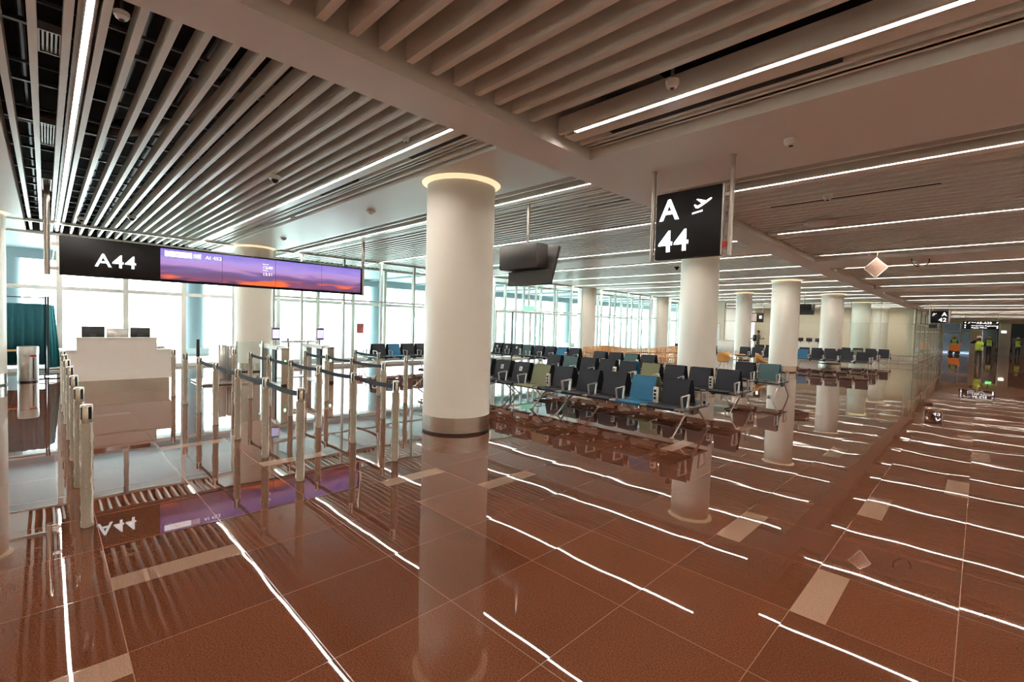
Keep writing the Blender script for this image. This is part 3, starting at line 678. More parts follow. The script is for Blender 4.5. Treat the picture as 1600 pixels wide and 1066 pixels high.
# ------------------------------------------------------------------ queue posts
post_protos = {}
def stanchion_proto(wrapped):
    o = empty('queue_post', (0, 0, 0))
    b = MB(); b.lathe(0, 0, [(.033, 0), (.033, .87)], 20)
    b.build('tube', M_steel_d if not wrapped else M_steel, o)
    b = MB(); n = 14; vs = []; rings = 34; rnd = random.Random(3)
    for k in range(rings+1):
        z = .004+k*(.845 if wrapped else .82)/rings
        for i in range(n):
            a = 2*PI*i/n; vs.append(((.035+rnd.uniform(-.001, .010))*math.cos(a), (.035+rnd.uniform(-.001, .010))*math.sin(a), z))
    fs = [(k*n+i, k*n+(i+1) % n, k*n+n+(i+1) % n, k*n+n+i) for k in range(rings) for i in range(n)]
    b.add(vs, fs); b.build('plastic_wrap', M_wrap, o)
    b = MB()
    for s_ in (-1, 1):
        pts = [(.039*s_*math.cos(.8)+rnd.uniform(-.004, .004), .039*s_*math.sin(.8)+rnd.uniform(-.004, .004), .03+k*.82/16) for k in range(17)]
        b.tube(pts, .006, 5, rs=[rnd.uniform(.004, .014) for _ in pts])
    b.build('wrap_seam', M_film, o)
    b = MB(); b.lathe(0, 0, [(.0385, .868), (.0385, .985), (.035, .992), (.02, .993)], 24); b.build('head', M_steel, o)
    b = MB()
    for a in (.5, PI/2+.5, PI+.5, 3*PI/2+.5):
        vs = []
        for q in (-.27, -.09, .09, .27): vs += [(.0396*math.cos(a+q), .0396*math.sin(a+q), .878), (.0396*math.cos(a+q), .0396*math.sin(a+q), .975)]
        b.add(vs, [(2*k, 2*k+2, 2*k+3, 2*k+1) for k in range(3)])
    b.build('belt_slot', M_black, o)
    return o
PX = [-12.0, -10.8, -9.66, -8.53, -7.33, -6.16, -5.05]
proto = stanchion_proto(True); used = [False]
def post(x, y, lab, group, belt_to=None):
    if not used[0]: o = proto; used[0] = True
    else: o = copy_tree(proto)
    o.location = (x, y, 0); tag(o, lab, 'queue post', group)
    if belt_to is not None:
        L_ = belt_to - x; b = MB(); n = 14; vs = []
        for i in range(n+1):
            t = i/n; xx = .036+(L_-.085)*t; z = .925-.020*4*t*(1-t)*L_/1.15
            for th in (-.0025, .0025): vs += [(xx, th, z-.027), (xx, th, z+.027)]
        fs = []
        for i in range(n):
            a = 4*i; fs += [(a, a+4, a+5, a+1), (a+2, a+3, a+7, a+6), (a+1, a+5, a+7, a+3), (a, a+2, a+6, a+4)]
        b.add(vs, fs); b.build('belt', M_belt, o)
ROWS = [('left row beside the desk, beltless', .23, [-12.0, -11.05, -9.85, -8.62, -7.38, -6.21, -5.02], []),
        ('second row in front of the desk', 1.91, PX, [2, 3, 4, 5]),
        ('middle row', 3.05, PX, [1, 2, 3, 4, 5]),
        ('row by the right boarding gate', 4.18, PX[1:5], [0, 1, 2]),
        ('farthest row behind the column side', 5.38, PX[1:4], [0])]
for rn, y, xs, belts in ROWS:
    for i, x in enumerate(xs):
        k = len(xs)-1-i
        pos = 'nearest the camera' if k == 0 else ('farthest from the camera' if i == 0 else ORD[k]+' from the camera end')
        post(x, y, 'plastic-wrapped steel queue post, %s, %s' % (rn, pos), 'queue posts in front of the gate', xs[i+1] if i in belts else None)

# ------------------------------------------------------------------ boarding gates and tablets
def egate(y, lab, tab_lab, py):
    x0, x1 = -13.95, -12.30; off = ((x0+x1)/2, y, 0); o = empty('boarding_gate', off, label=lab, cat='gate', group='automatic boarding gates')
    b = MB(off); b.box(x1-.32, y-.09, 0, x1, y+.09, .93); b.build('front_pillar', M_steel, o, smooth=False)
    b = MB(off); b.box(x0, y-.08, 0, x0+.20, y+.08, .90); b.build('rear_pillar', M_alu, o, smooth=False)
    b = MB(off); b.box(x0-.02, y-.11, .90, x1-.30, y+.11, .99); b.build('white_top', M_white, o, smooth=False)
    b = MB(off); b.cbox(x1-.30, y-.10, .93, x1+.02, y+.10, .97, .01); b.build('front_cap', M_steel_d, o)
    b = MB(off); b.box(x0+.2, y-.012, .08, x1-.32, y+.012, .90); b.build('glass_side', M_glass_i, o, smooth=False)
    b = MB(off); b.box(x0+.9, y-.07, 0, x1-.5, y+.07, .9); b.build('mechanism_box', M_tv, o, smooth=False)
    b = MB(off); b.box(x1, y-.02, .57, x1+.008, y+.02, .64); b.add([(x1+.009, y-.035, .60), (x1+.009, y+.035, .60), (x1+.009, y, .66)], [(0, 1, 2)]); b.build('green_arrow', M_led, o, smooth=False)
    b = MB(off); b.box(x0+.1, y-.10, 0, x1, y+.10, .05); b.build('plinth', M_steel_d, o, smooth=False)
    of = (-13.0, py, .99); q = empty('face_tablet', (-13.0, py, .99), label=tab_lab, cat='tablet', group='face scanner tablets')
    b = MB(of); b.cbox(-13.02, py-.11, 1.12, -12.985, py+.11, 1.47, .012); b.build('shell', M_white, q)
    b = MB(of); b.box(-12.986, py-.09, 1.145, -12.980, py+.09, 1.45); b.build('bezel', mat('indigo bezel', (.03, .03, .12), .3), q, smooth=False)
    b = MB(of); b.box(-12.981, py-.085, 1.18, -12.975, py+.085, 1.41); b.build('screen', M_phone, q, smooth=False)
    b = MB(of); b.tube([(-13.02, py, .99), (-13.02, py, 1.14)], .022, 10); b.lathe(-13.02, py, [(.06, .99), (.06, 1.0)], 14); b.build('stalk', M_steel_d, q)
egate(4.26, 'left automatic boarding gate with white top and green arrow', 'lilac face scanning tablet on the left boarding gate', 4.26)
egate(5.42, 'right automatic boarding gate with white top and green arrow', 'lilac face scanning tablet on the right boarding gate', 5.42)
off = (-13.9, 3.05, 0); o = empty('boarding_gate', off, label='narrow grey gate pedestal with a thin dark pole left of the glass screen', cat='gate', group='automatic boarding gates')
b = MB(off); b.cbox(-14.5, 3.22, 0, -14.1, 3.40, .96, .01); b.build('pedestal', M_alu, o); b = MB(off); b.cbox(-14.3, 3.42, .0, -14.0, 3.50, .93, .01); b.build('side_pillar', M_steel_d, o)
b = MB(off); b.tube([(-13.4, 2.62, .72), (-13.4, 2.62, 1.14)], .035, 10); b.build('dark_pole', M_black, o); b = MB(off); b.tube([(-13.4, 2.62, 0), (-13.4, 2.62, .72)], .03, 10); b.build('pole_foot', M_steel_d, o)
b = MB(off); b.box(-14.6, 2.7, .02, -13.3, 3.4, .05); b.build('floor_plate', M_steel_d, o)
off = (-13.6, 3.75, 0); o = empty('glass_barrier', off, label='low clear glass barrier panel left of the boarding gates', cat='barrier')
b = MB(off); b.box(-13.60, 3.52, .08, -13.58, 4.12, 1.06); b.box(-13.60, 3.98-.5, .08, -13.58, 3.50, 1.06); b.build('glass_panel', M_glass_i, o, smooth=False)
b = MB(off)
for y in (3.50, 4.12): b.box(-13.62, y-.02, 0, -13.56, y+.02, 1.07)
b.box(-13.62, 3.5, .03, -13.56, 4.12, .09); b.build('shoe', M_steel_d, o)
off = (-14.2, 5.1, 0); o = empty('podium_table', off, label='flat white podium top standing between the two boarding gates', cat='table')
b = MB(off); b.cbox(-14.5, 4.75, 1.02, -13.9, 5.75, 1.06, .012); b.build('top', M_white, o)
b = MB(off); b.tube([(-14.2, 5.0, 0), (-14.2, 5.0, 1.02)], .03, 10); b.tube([(-14.2, 5.55, 0), (-14.2, 5.55, 1.02)], .03, 10); b.box(-14.4, 4.9, 0, -14.0, 5.65, .02); b.build('pedestal', M_alu, o)
b = MB(off); b.tube([(-14.1, 4.95, 1.05), (-14.1, 4.95, 1.13)], .02, 8); b.build('knob', M_black, o)

# ------------------------------------------------------------------ beam seating
SEAT_P = [(-.615, .425), (-.625, .445), (-.60, .458), (-.50, .452), (-.38, .438), (-.26, .428), (-.20, .432)]
BACK_P = [(-.20, .432), (-.165, .455), (-.145, .52), (-.125, .60), (-.10, .69), (-.075, .78), (-.05, .868)]
COL = {'d': (M_dark, None), 'b': (M_blue, 'blue'), 't': (M_teal, 'teal'), 'g': (M_olive, 'olive'), 'a': (M_dark, None)}
mesh_cache = {}
def cached(key, fn):
    if key not in mesh_cache: mesh_cache[key] = fn()
    return mesh_cache[key]
def put(name, me, parent, loc=(0, 0, 0), rz=0):
    o = bpy.data.objects.new(name, me); col.objects.link(o); o.parent = parent; o.location = loc; o.rotation_euler = (0, 0, rz); return o
def m_seat(c):
    b = MB(); b.sheet(SEAT_P, -.235, .235, .014); return b.mesh('seat', COL[c][0])
def m_back(c):
    b = MB(); b.sheet(BACK_P, -.235, .235, .014); return b.mesh('backrest', COL[c][0])
def m_arm():
    b = MB(); t = .012
    b.tube([(0, -.46, .40), (0, -.51, .635)], .013, 8, flat=1.5); b.tube([(0, -.515, .638), (0, -.23, .652)], .013, 8); b.tube([(0, -.235, .652), (0, -.28, .40)], .013, 8, flat=1.5)
    return b.mesh('armrest', M_alu)
def m_power():
    b = MB(); b.cbox(-.038, -.235, .44, .038, -.165, .71, .008); b.cur = 1
    for k in range(3): b.box(-.022, -.238, .50+k*.062, .022, -.234, .545+k*.062)
    return b.mesh('power_outlet', [M_white, M_black])
def m_leg():
    b = MB(); 
    for s_ in (-1, 1):
        b.tube([(0, s_*.03, .345), (0, s_*.22, .335), (0, s_*.30, .30), (0, s_*.48, .165), (0, s_*.66, .03), (0, s_*.70, .012)], .02, 10, rs=[.024, .019, .016, .013, .012, .010], flat=1.3)
        b.lathe(0, s_*.70, [(.035, 0), (.035, .008), (.015, .016)], 14)
    return b.mesh('leg', M_steel_d)
def m_sticker():
    b = MB(); b.box(-.045, 0, -.05, .045, .002, .05); b.cur = 1
    b.lathe(0, 0, [(.001, 0), (.001, 0)], 4, False)
    b.tube([(-.005, -.003, .028), (-.005, -.003, .0), (.018, -.003, -.002), (.024, -.003, -.022)], .005, 5)
    b.tube([(-.022*math.sin(a)-.002, -.003, -.012+.022*math.cos(a)) for a in [.3+i*.45 for i in range(11)]], .0035, 5); b.box(-.010, -.004, .033, .002, 0, .043)
    return b.mesh('accessibility_sticker', [M_white, M_black])
def bench(X0, Y, front, back, lab, rz=0, legs=None, power=(1,), group='rows of beam seats'):
    n = len(front); o = empty('beam_seating', (X0, Y, 0), rz, label=lab, cat='seats', group=group)
    P_ = .605
    for side, cs, r_ in ((0, front, 0), (1, back, PI)):
        for i, c in enumerate(cs):
            if c == ' ': continue
            x = -.30-P_*i
            q = put('seat', cached('s'+c, lambda: m_seat(c)), o, (x, 0, 0), r_)
            k = put('backrest', cached('k'+c, lambda: m_back(c)), o, (x, 0, 0), r_)
            if COL[c][1]: q['label'] = COL[c][1]+' seat'; k['label'] = COL[c][1]+' backrest'
            if c == 'a' and side == 0:
                s_ = put('accessibility_sticker', cached('st', m_sticker), k, (0, -.108, .73)); s_.rotation_euler = (-.29, 0, 0)
        for i in range(n+1):
            x = -P_*i + (0 if i == 0 else .0)
            if i in power and side == 0: put('power_outlet', cached('p', m_power), o, (x, 0, 0), r_)
            elif not (i in power) and i < n+1 and (i == 0 or i == n or True): put('armrest', cached('a', m_arm), o, (x, 0, 0), r_)
    L_ = P_*n
    b = MB(); b.box(-L_-.02, -.045, .315, .02, .045, .395); put('beam', b.mesh('beam', M_alu, False), o)
    b = MB()
    for i in range(n+1):
        x = -P_*i; b.box(x-.018, -.50, .385, x+.018, .50, .412); b.box(x-.03, -.10, .31, x+.03, .10, .40)
    put('bracket', b.mesh('bracket', M_tv, False), o)
    b = MB(); b.box(-L_, -.035, .44, 0, .035, .47); b.box(-L_, -.60, .408, 0, -.575, .425); b.box(-L_, .575, .408, 0, .60, .425); put('seat_rail', b.mesh('seat_rail', M_black, False), o)
    for x in (legs or (-.02, -L_+.02)): put('leg', cached('l', m_leg), o, (x, 0, 0))
    return o
bench(-3.33, 7.69, 'dbdd', 'dgdd', 'nearest double row of beam seats, with one bright blue seat at its open end', legs=(-.04, -2.40))
bench(-5.78, 7.69, 'dgaa', 'dddd', 'nearest row, second section, with one olive seat and stickered priority seats', legs=(-.62, -2.3))
bench(-8.23, 7.69, 'tddd', 'dddd', 'nearest row, section mostly hidden behind the nearest column')
bench(-3.52, 10.5, 'dddg', 'dddd', 'second double row of seats, corridor end, with one olive seat')
bench(-5.97, 10.5, 'dddtd', 'bdddd', 'second double row of seats, inner section with one teal seat')
bench(-3.58, 13.5, 'td', 'bd', 'short pair of seats, teal and charcoal, beside the column under the gate sign', power=())
bench(-7.07, 13.5, 'dtdd', 'dddd', 'third row section with a teal seat, left of the column under the gate sign')
bench(-10.62, 14.35, 'dbdd', 'dddd', 'row by the glass doors with a blue seat, left of the wooden bench')
bench(-13.07, 14.35, 'taaa', 'dddd', 'row by the glass doors with stickered priority seats, just right of the nearest column')
bench(-15.3, 13.0, 'dddddd'+'bd', 'dddddddd', 'row of seats along the glass wall, seen left of the nearest column', rz=PI/2)
G2 = 'rows of beam seats in the far gate'
bench(-3.55, 27.0, 'ddddbd', 'dddddd', 'far row of charcoal seats with one blue seat beside the third column', group=G2)
bench(-7.2, 26.0, 'ddd', 'ddd', 'far short row of seats between the slim column and the third column', group=G2)
bench(-3.7, 30.4, 'dgdddddd', 'dddddddd', 'far row of seats just behind the row with the blue seat', group=G2)
bench(-9.9, 25.4, 'dddd', 'dddd', 'far row of seats left of the slim column behind the tan chairs', group=G2)
bench(-7.6, 31.5, 'dddd', 'dddd', 'far row of seats seen between the slim column and the third column, rear', group=G2)
bench(-3.6, 34.0, 'ddad', 'tddd', 'farthest open row of seats in front of the end glass partition', group=G2)

# ------------------------------------------------------------------ curved slatted wooden bench
def wood_bench():
    P_ = [(-11.6, 15.9), (-11.3, 16.8), (-11.35, 17.8), (-11.0, 18.8), (-10.3, 19.6), (-9.9, 20.6), (-9.8, 21.6)]
    def cat(t):
        t *= len(P_)-1; i = min(int(t), len(P_)-2); u = t-i
        p = [Vector(P_[max(0, min(len(P_)-1, i+k))]) for k in (-1, 0, 1, 2)]
        return .5*((2*p[1]) + (-p[0]+p[2])*u + (2*p[0]-5*p[1]+4*p[2]-p[3])*u*u + (-p[0]+3*p[1]-3*p[2]+p[3])*u**3)
    off = (-10.6, 18.7, 0); o = empty('slatted_bench', off, label='long wavy bench of bent wooden ribs in the middle of the hall', cat='bench')
    b = MB(off); N_ = 74
    for k in range(N_):
        t = k/(N_-1); c = cat(t); d_ = (cat(min(1, t+.01))-cat(max(0, t-.01))).normalized(); nrm = Vector((d_.y, -d_.x))
        h = .84+.07*math.sin(t*9); lean = .10*math.sin(t*6.5)
        pr_ = [(.36, .02), (.40, .25), (.40, .42), (.30, .45), (.06, .43), (-.02, .50), (-.08+lean*.4, .70), (-.12+lean, h), (-.16+lean, h), (-.16+lean*.5, .60), (-.20, .40), (-.30, .20), (-.32, .02)]
        pts = [(c.x+nrm.x*a, c.y+nrm.y*a, z) for a, z in pr_]; b.tube(pts, .017, 4, flat=1.2)
    b.build('rib', M_wood, o)
    b = MB(off)
    for a, z in ((.30, .40), (-.10, .60), (.0, .12)):
        b.tube([(cat(t/40).x+a*.6, cat(t/40).y-a*.3, z) for t in range(41)], .022, 6)
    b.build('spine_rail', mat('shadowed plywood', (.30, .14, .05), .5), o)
wood_bench()

# ------------------------------------------------------------------ tan shell chairs and cafe table
def shell_chair(x, y, rz, lab):
    o = empty('shell_chair', (x, y, 0), rz, label=lab, cat='chair', group='tan shell chairs')
    b = MB(); n = 16; prof = [(.05, .42), (.17, .43), (.22, .47), (.25, .56), (.255, .66)]; vs = []; fs = []
    for j, (r_, z) in enumerate(prof):
        for i in range(n):
            a = 2*PI*i/n; q = (math.sin(a)+1)/2; q = q*q*(3-2*q)
            zz = z if j < 2 else .445+(z-.43)*(.12+.88*q)+q*q*(.045*max(0, j-1))
            vs.append((r_*math.cos(a), r_*.95*math.sin(a), zz))
    for j in range(len(prof)-1):
        for i in range(n): k = (i+1) % n; fs.append((j*n+i, j*n+k, j*n+n+k, j*n+n+i))
    fs.append(tuple(range(n-1, -1, -1))); b.add(vs, fs); s_ = b.build('shell', M_orange, o); md = s_.modifiers.new('s', 'SOLIDIFY'); md.thickness = .012
    for sx in (-1, 1):
        for sy in (-1, 1): b = MB(); b.tube([(sx*.13, sy*.12, .42), (sx*.22, sy*.21, 0)], .013, 8); b.build('leg', M_alu, o)
shell_chair(-7.35, 19.5, .4, 'front tan shell chair with slim legs left of the slim column')
shell_chair(-7.75, 20.5, -.7, 'tan shell chair facing the cafe table, behind the front one')
shell_chair(-6.35, 20.9, 1.6, 'tan shell chair on the right side of the cafe table')
off = (-7.2, 20.6, 0)
o = empty('cafe_table', (-7.15, 20.35, 0), label='small round cafe table among the tan shell chairs', cat='table')
b = MB(); b.lathe(0, 0, [(.34, .715), (.35, .73), (.34, .74)], 32); b.build('top', M_orange, o)
b = MB(); b.lathe(0, 0, [(.22, 0), (.22, .015), (.03, .03), (.025, .715)], 20); b.build('pedestal', M_alu, o)

# ------------------------------------------------------------------ end of the hall
P0 = 38.0
def end_partition():
    o = struct('window_6', (-9, P0, 0)); off = (-9, P0, 0)
    b = MB(off)
    for x in (-14.4, -12.6, -11.0, -9.4, -7.8, -6.2, -4.6, -3.3, -2.90): b.box(x-.02, P0-.03, 0, x+.02, P0+.03, 3.93 if x < BX0 else ZR)
    b.build('mullion', M_frame_s, o, smooth=False)
    b = MB(off); b.box(-14.4, P0-.025, 2.40, BX0+.4, P0+.025, 2.44); b.box(-14.4, P0-.03, 3.86, BX0, P0+.03, 3.93); b.box(-14.4, P0-.03, 0, -2.9, P0+.03, .06)
    b.build('rail', M_frame_s, o, smooth=False)
    b = MB(off); b.box(-14.4, P0-.008, .06, -3.29, P0+.008, 3.86); b.box(-3.29, P0-.008, .06, -2.92, P0+.008, ZR); b.build('pane', M_glass_i, o, smooth=False)
    o = struct('window_7', (-2.88, 50, 0)); off = (-2.88, 50, 0)
    b = MB(off)
    for y in [P0+3.4*k for k in range(0, 8)]: b.box(-2.91, y-.03, 0, -2.85, y+.03, ZR)
    b.box(-2.91, P0, 2.40, -2.85, 65.5, 2.46); b.build('mullion', mat('tan mullion', (.66, .55, .42), .5), o, smooth=False)
    b = MB(off); b.box(-2.888, P0, .05, -2.872, 65.5, ZR); b.build('pane', M_glass_i, o, smooth=False)
    o = empty('bumper_rail', (-2.7, 45, 0), label='low steel bumper rail wrapping the corner of the far glass partition', cat='rail')
    b = MB((-2.7, 45, 0))
    for z in (.12, .42):
        b.tube([(-4.6, P0-.25, z), (-2.75, P0-.25, z)], .022, 8); b.tube([(-2.70, P0-.25, z), (-2.70, 62, z)], .022, 8)
    b.build('bar', M_steel_d, o); b = MB((-2.7, 45, 0))
    for px_, py_ in [(-4.55, P0-.25), (-3.6, P0-.25)]+[(-2.70, P0-.2+2*k) for k in range(13)]:
        b = MB((-2.7, 45, 0)); b.tube([(px_, py_, 0), (px_, py_, .42)], .018, 8); b.build('post', M_steel_d, o)
end_partition()
# cross wall at the far end with glazed opening and two escalator openings
wl = MB(); Y = YE
for a, c, z0, z1 in ((-3.05, -2.85, 0, 4.75), (-2.85, -.72, 3.05, 4.75), (-.72, .02, 0, 4.75), (.02, 1.20, 2.9, 4.75), (1.20, 2.0, 0, 4.75), (2.0, 3.4, 3.1, 4.75), (3.4, XR, 0, 4.75)):
    wl.box(a, Y, z0, c, Y+.3, z1)
o = wl.build('wall_front', M_beige, smooth=False); tag(o, kind='structure')
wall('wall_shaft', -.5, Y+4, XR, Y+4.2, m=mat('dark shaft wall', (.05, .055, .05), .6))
b = MB(); b.box(-.02, Y+.3, 0, XR, Y+4, .02); o = b.build('floor_shaft', M_tv, smooth=False); tag(o, kind='structure')
b = MB(); b.box(-4, Y+.3, 3.3, XR, Y+4.2, 3.4); o = b.build('ceiling_shaft', M_tv, smooth=False); tag(o, kind='structure')
o = struct('window_8', (-1.8, Y, 0)); off = (-1.8, Y, 0); b = MB(off)
for x in (-2.82, -1.55, -.76): b.box(x-.04, Y-.02, 0, x+.04, Y+.1, 3.05)
b.box(-2.85, Y-.02, 2.05, -.72, Y+.1, 2.2); b.box(-2.85, Y-.02, .3, -.72, Y+.1, .36); b.build('frame', M_frame, o, smooth=False)
b = MB(off); b.box(-2.8, Y+.03, .05, -.76, Y+.05, 3.05); b.build('pane', M_glass_i, o, smooth=False)
wall('wall_view', -4.2, Y+2.2, -.6, Y+2.4, m=mat('dim blue grey outlook', (.13, .17, .24), .6, var=.5, scale=.9))
for i, (x0, x1, t) in enumerate(((1.20, 2.0, 'between the two escalator openings'), (3.4, 3.8, 'right of the right escalator opening'))):
    o = empty('lit_pilaster', ((x0+x1)/2, Y-.12, 0), label='pale steel-clad pilaster '+t, cat='pilaster'); of = ((x0+x1)/2, Y-.12, 0)
    b = MB(of); b.cbox(x0+.05, Y-.15, 0, x1-.05, Y-.01, 3.1, .02); b.build('cladding', M_col, o)
    b = MB(of); b.box(x0+.14, Y-.17, 2.2, x1-.3, Y-.15, 2.42); b.build('lamp_panel', emis('lamp panel', (1, .97, .85), 1.1), o, smooth=False)
    b = MB(of); b.box(x0+.2, Y-.17, .55, x1-.2, Y-.15, .95); b.build('notice', M_white, o, smooth=False)
def escalator(x0, x1, lab):
    xc = (x0+x1)/2; of = (xc, Y, 0); o = empty('escalator', of, label=lab, cat='escalator')
    b = MB(of)
    for k in range(11): b.box(x0+.16, Y+.25+.3*k, -.0, x1-.16, Y+.55+.3*k, .05+.17*k)
    b.build('steps', M_pipe, o, smooth=False)
    for x in (x0+.08, x1-.08):
        b = MB(of); b.tube([(x, Y-.45, .35), (x, Y-.62, .70), (x, Y-.5, .98), (x, Y+.1, 1.0), (x, Y+3.4, 2.95)], .045, 8); b.build('handrail', M_black, o)
        b = MB(of); b.add([(x, Y-.5, .05), (x, Y+3.4, 1.9), (x, Y+3.4, 2.9), (x, Y+.1, .97), (x, Y-.5, .95)], [(0, 1, 2, 3, 4)]); q = b.build('balustrade', M_steel_d, o); md = q.modifiers.new('s', 'SOLIDIFY'); md.thickness = .03
escalator(.02, 1.20, 'left escalator rising in the dark opening at the far end'); escalator(2.0, 3.4, 'right escalator rising in the dark opening at the far end')
o = empty('exit_sign', (.65, Y-.1, 2.75), label='small green exit sign over the left escalator opening', cat='exit sign')
b = MB((.65, Y-.1, 2.75)); b.box(.45, Y-.12, 2.68, .9, Y-.06, 2.85); b.build('panel', emis('bright green panel', (.15, .9, .2), 1.2), o, smooth=False)
b = MB((.65, Y-.1, 2.75)); b.box(.62, Y-.10, 2.85, .7, Y-.08, 3.3); b.build('bracket', M_tv, o, smooth=False)
# tiny door in the left far wall
o = struct('door_2', (-15.2, 38.08, 0)); b = MB((-15.2, 38.08, 0)); b.box(-15.7, 38.06, 0, -15.64, 38.1, 2.2); b.box(-14.76, 38.06, 0, -14.7, 38.1, 2.2); b.box(-15.7, 38.06, 2.2, -14.7, 38.1, 2.26); b.build('door_frame', M_steel_d, o)
b = MB((-15.2, 38.08, 0)); b.box(-15.64, 38.08, .01, -14.76, 38.1, 2.2); b.build('leaf', M_white, o)
# white counters near the far pair of people
for i, (x, y, lab) in enumerate(((-11.9, 33.3, 'far white gate counter in front of the two dark-clothed people'), (-8.2, 35.2, 'far white counter with small desk equipment left of the fourth column'))):
    of = (x, y, 0); o = empty('gate_desk', of, label=lab, cat='counter'); b = MB(of); b.cbox(x-1.0, y-.25, .12, x+1.0, y+.25, 1.0, .02); b.build('body', M_white, o)
    b = MB(of); b.box(x-.97, y-.22, 0, x+.97, y+.22, .12); b.build('plinth', M_steel, o)
    b = MB(of); b.cbox(x-1.05, y-.3, 1.0, x+1.05, y+.3, 1.04, .01); b.build('worktop', M_white, o)
for i in range(4):
    x = -8.9+i*.5; of = (x, 35.2, 1.04); o = empty('desk_monitor', of, label='tiny dark screen on the far counter left of the fourth column, %s from left' % ORD[i], cat='monitor', group='screens on the far counter')
    b = MB(of); b.cbox(x-.17, 35.18, 1.13, x+.17, 35.21, 1.36, .01); b.build('display', M_black, o); b = MB(of); b.tube([(x, 35.22, 1.04), (x, 35.22, 1.2)], .02, 8); b.lathe(x, 35.22, [(.08, 1.04), (.08, 1.05)], 12); b.build('stand', M_tv, o)

# ------------------------------------------------------------------ people
def person(x, y, rz, lab, hat, vest, trousers, shirt, arms, backpack=False, h=1.74, sit=False, bun=False):
    """body = one continuous skinned surface; local frame faces -y"""
    s = h/1.76; o = empty('person', (x, y, 0), rz, label=lab, cat='person')
    V, E, R_, T = [], [], [], []
    def v(p, r_, par, tp):
        V.append(tuple(c*s for c in p)); R_.append(r_*s); T.append(tp)
        if par is not None: E.append((par, len(V)-1))
        return len(V)-1
    hz = .93
    pel = v((0, 0, hz), .135, None, 't'); wa = v((0, 0, 1.08), .125, pel, 's'); ch = v((0, 0, 1.28), .145, wa, 's'); nk0 = v((0, .01, 1.43), .085, ch, 's')
    nk = v((0, 0, 1.51), .05, nk0, 'k'); hd0 = v((0, -.01, 1.575), .068, nk, 'k'); hd1 = v((0, -.005, 1.65), .088, hd0, 'k'); v((0, 0, 1.72), .062, hd1, 'k')
    for sd in (-1, 1):
        hp = v((sd*.09, 0, .88), .10, pel, 't')
        if sit: kn = v((sd*.10, -.40, .86), .065, hp, 't'); an = v((sd*.10, -.42, .50), .045, kn, 't'); v((sd*.10, -.52, .45), .04, an, 'o')
        else:
            kn = v((sd*.105, -.015, .50), .066, hp, 't'); an = v((sd*.11, .01, .09), .046, kn, 't'); hl = v((sd*.11, .02, .045), .045, an, 'o'); v((sd*.125, -.14, .035), .038, hl, 'o')
        shd = v((sd*.185, 0, 1.41), .062, nk0, 's'); el, wr = arms[0 if sd < 0 else 1]
        e_ = v((sd*el[0], el[1], el[2]), .044, shd, 's'); w_ = v((sd*wr[0], wr[1], wr[2]), .03, e_, 's')
        dr = (Vector(wr)-Vector(el)).normalized(); dr = Vector((sd*dr.x, dr.y, dr.z)); wp = Vector((sd*wr[0], wr[1], wr[2]))
        pm = wp+dr*.07; p_ = v(tuple(pm), .034, w_, 'k')
        side = dr.cross(Vector((0, 1, 0))); side = side.normalized() if side.length > .1 else Vector((1, 0, 0))
        for fi, (o_, ln) in enumerate(((-.028, .065), (-.010, .078), (.009, .073), (.027, .058))):
            a = v(tuple(pm+dr*.035+side*o_), .0105, p_, 'k'); v(tuple(pm+dr*(.035+ln)+side*o_*1.2+Vector((0, -.015, 0))), .008, a, 'k')
        a = v(tuple(pm+side*-.045*sd+dr*.0), .012, p_, 'k'); v(tuple(pm+side*-.06*sd+dr*.035), .009, a, 'k')
    me = bpy.data.meshes.new('b'); me.from_pydata(V, E, []); t = bpy.data.objects.new('b', me); col.objects.link(t)
    t.modifiers.new('sk', 'SKIN'); sb = t.modifiers.new('ss', 'SUBSURF'); sb.levels = 1; sb.render_levels = 1
    for i, q in enumerate(me.skin_vertices[0].data): q.radius = (R_[i], R_[i]*(.72 if T[i] == 's' and R_[i] > .08*s else 1)); q.use_root = (i == 0)
    bpy.context.view_layer.update()
    bme = bpy.data.meshes.new_from_object(t.evaluated_get(bpy.context.evaluated_depsgraph_get())); bpy.data.objects.remove(t)
    ms = {'t': trousers, 's': shirt, 'k': M_skin, 'o': M_black}; keys = list(ms); bme.materials.clear()
    for k in keys: bme.materials.append(ms[k])
    for p in bme.polygons:
        c = p.center; bi = min(range(len(E)), key=lambda i: (Vector(V[E[i][0]]).lerp(Vector(V[E[i][1]]), .5)-c).length)
        p.material_index = keys.index(T[E[bi][1]]); p.use_smooth = True
    put('body', bme, o)
    b = MB()                                             # face: eyes, nose, mouth, ears
    for sd in (-1, 1): b.lathe(sd*.032*s, -.088*s, [(.002, 1.637*s), (.012*s, 1.645*s), (.002, 1.653*s)], 8); b.lathe(sd*.092*s, 0, [(.003, 1.60*s), (.018*s, 1.63*s), (.012*s, 1.665*s), (.003, 1.675*s)], 8)
    b.tube([(0, -.09*s, 1.645*s), (0, -.115*s, 1.605*s), (0, -.09*s, 1.598*s)], .010*s, 6); b.box(-.025*s, -.085*s, 1.565*s, .025*s, -.076*s, 1.575*s)
    b.build('face', M_skin, o)
    b = MB(); b.lathe(0, .01*s, [(.088*s, 1.64*s), (.098*s, 1.68*s), (.085*s, 1.73*s), (.05*s, 1.76*s), (.005, 1.768*s)], 20); b.build('hair', M_black, o)
    if hat:
        b = MB(); b.lathe(0, 0, [(.135*s, 1.685*s), (.12*s, 1.70*s), (.115*s, 1.75*s), (.085*s, 1.80*s), (.03*s, 1.825*s), (.003, 1.83*s)], 24)
        b.box(-.07*s, -.165*s, 1.685*s, .07*s, -.10*s, 1.697*s); b.build('helmet', hat, o)
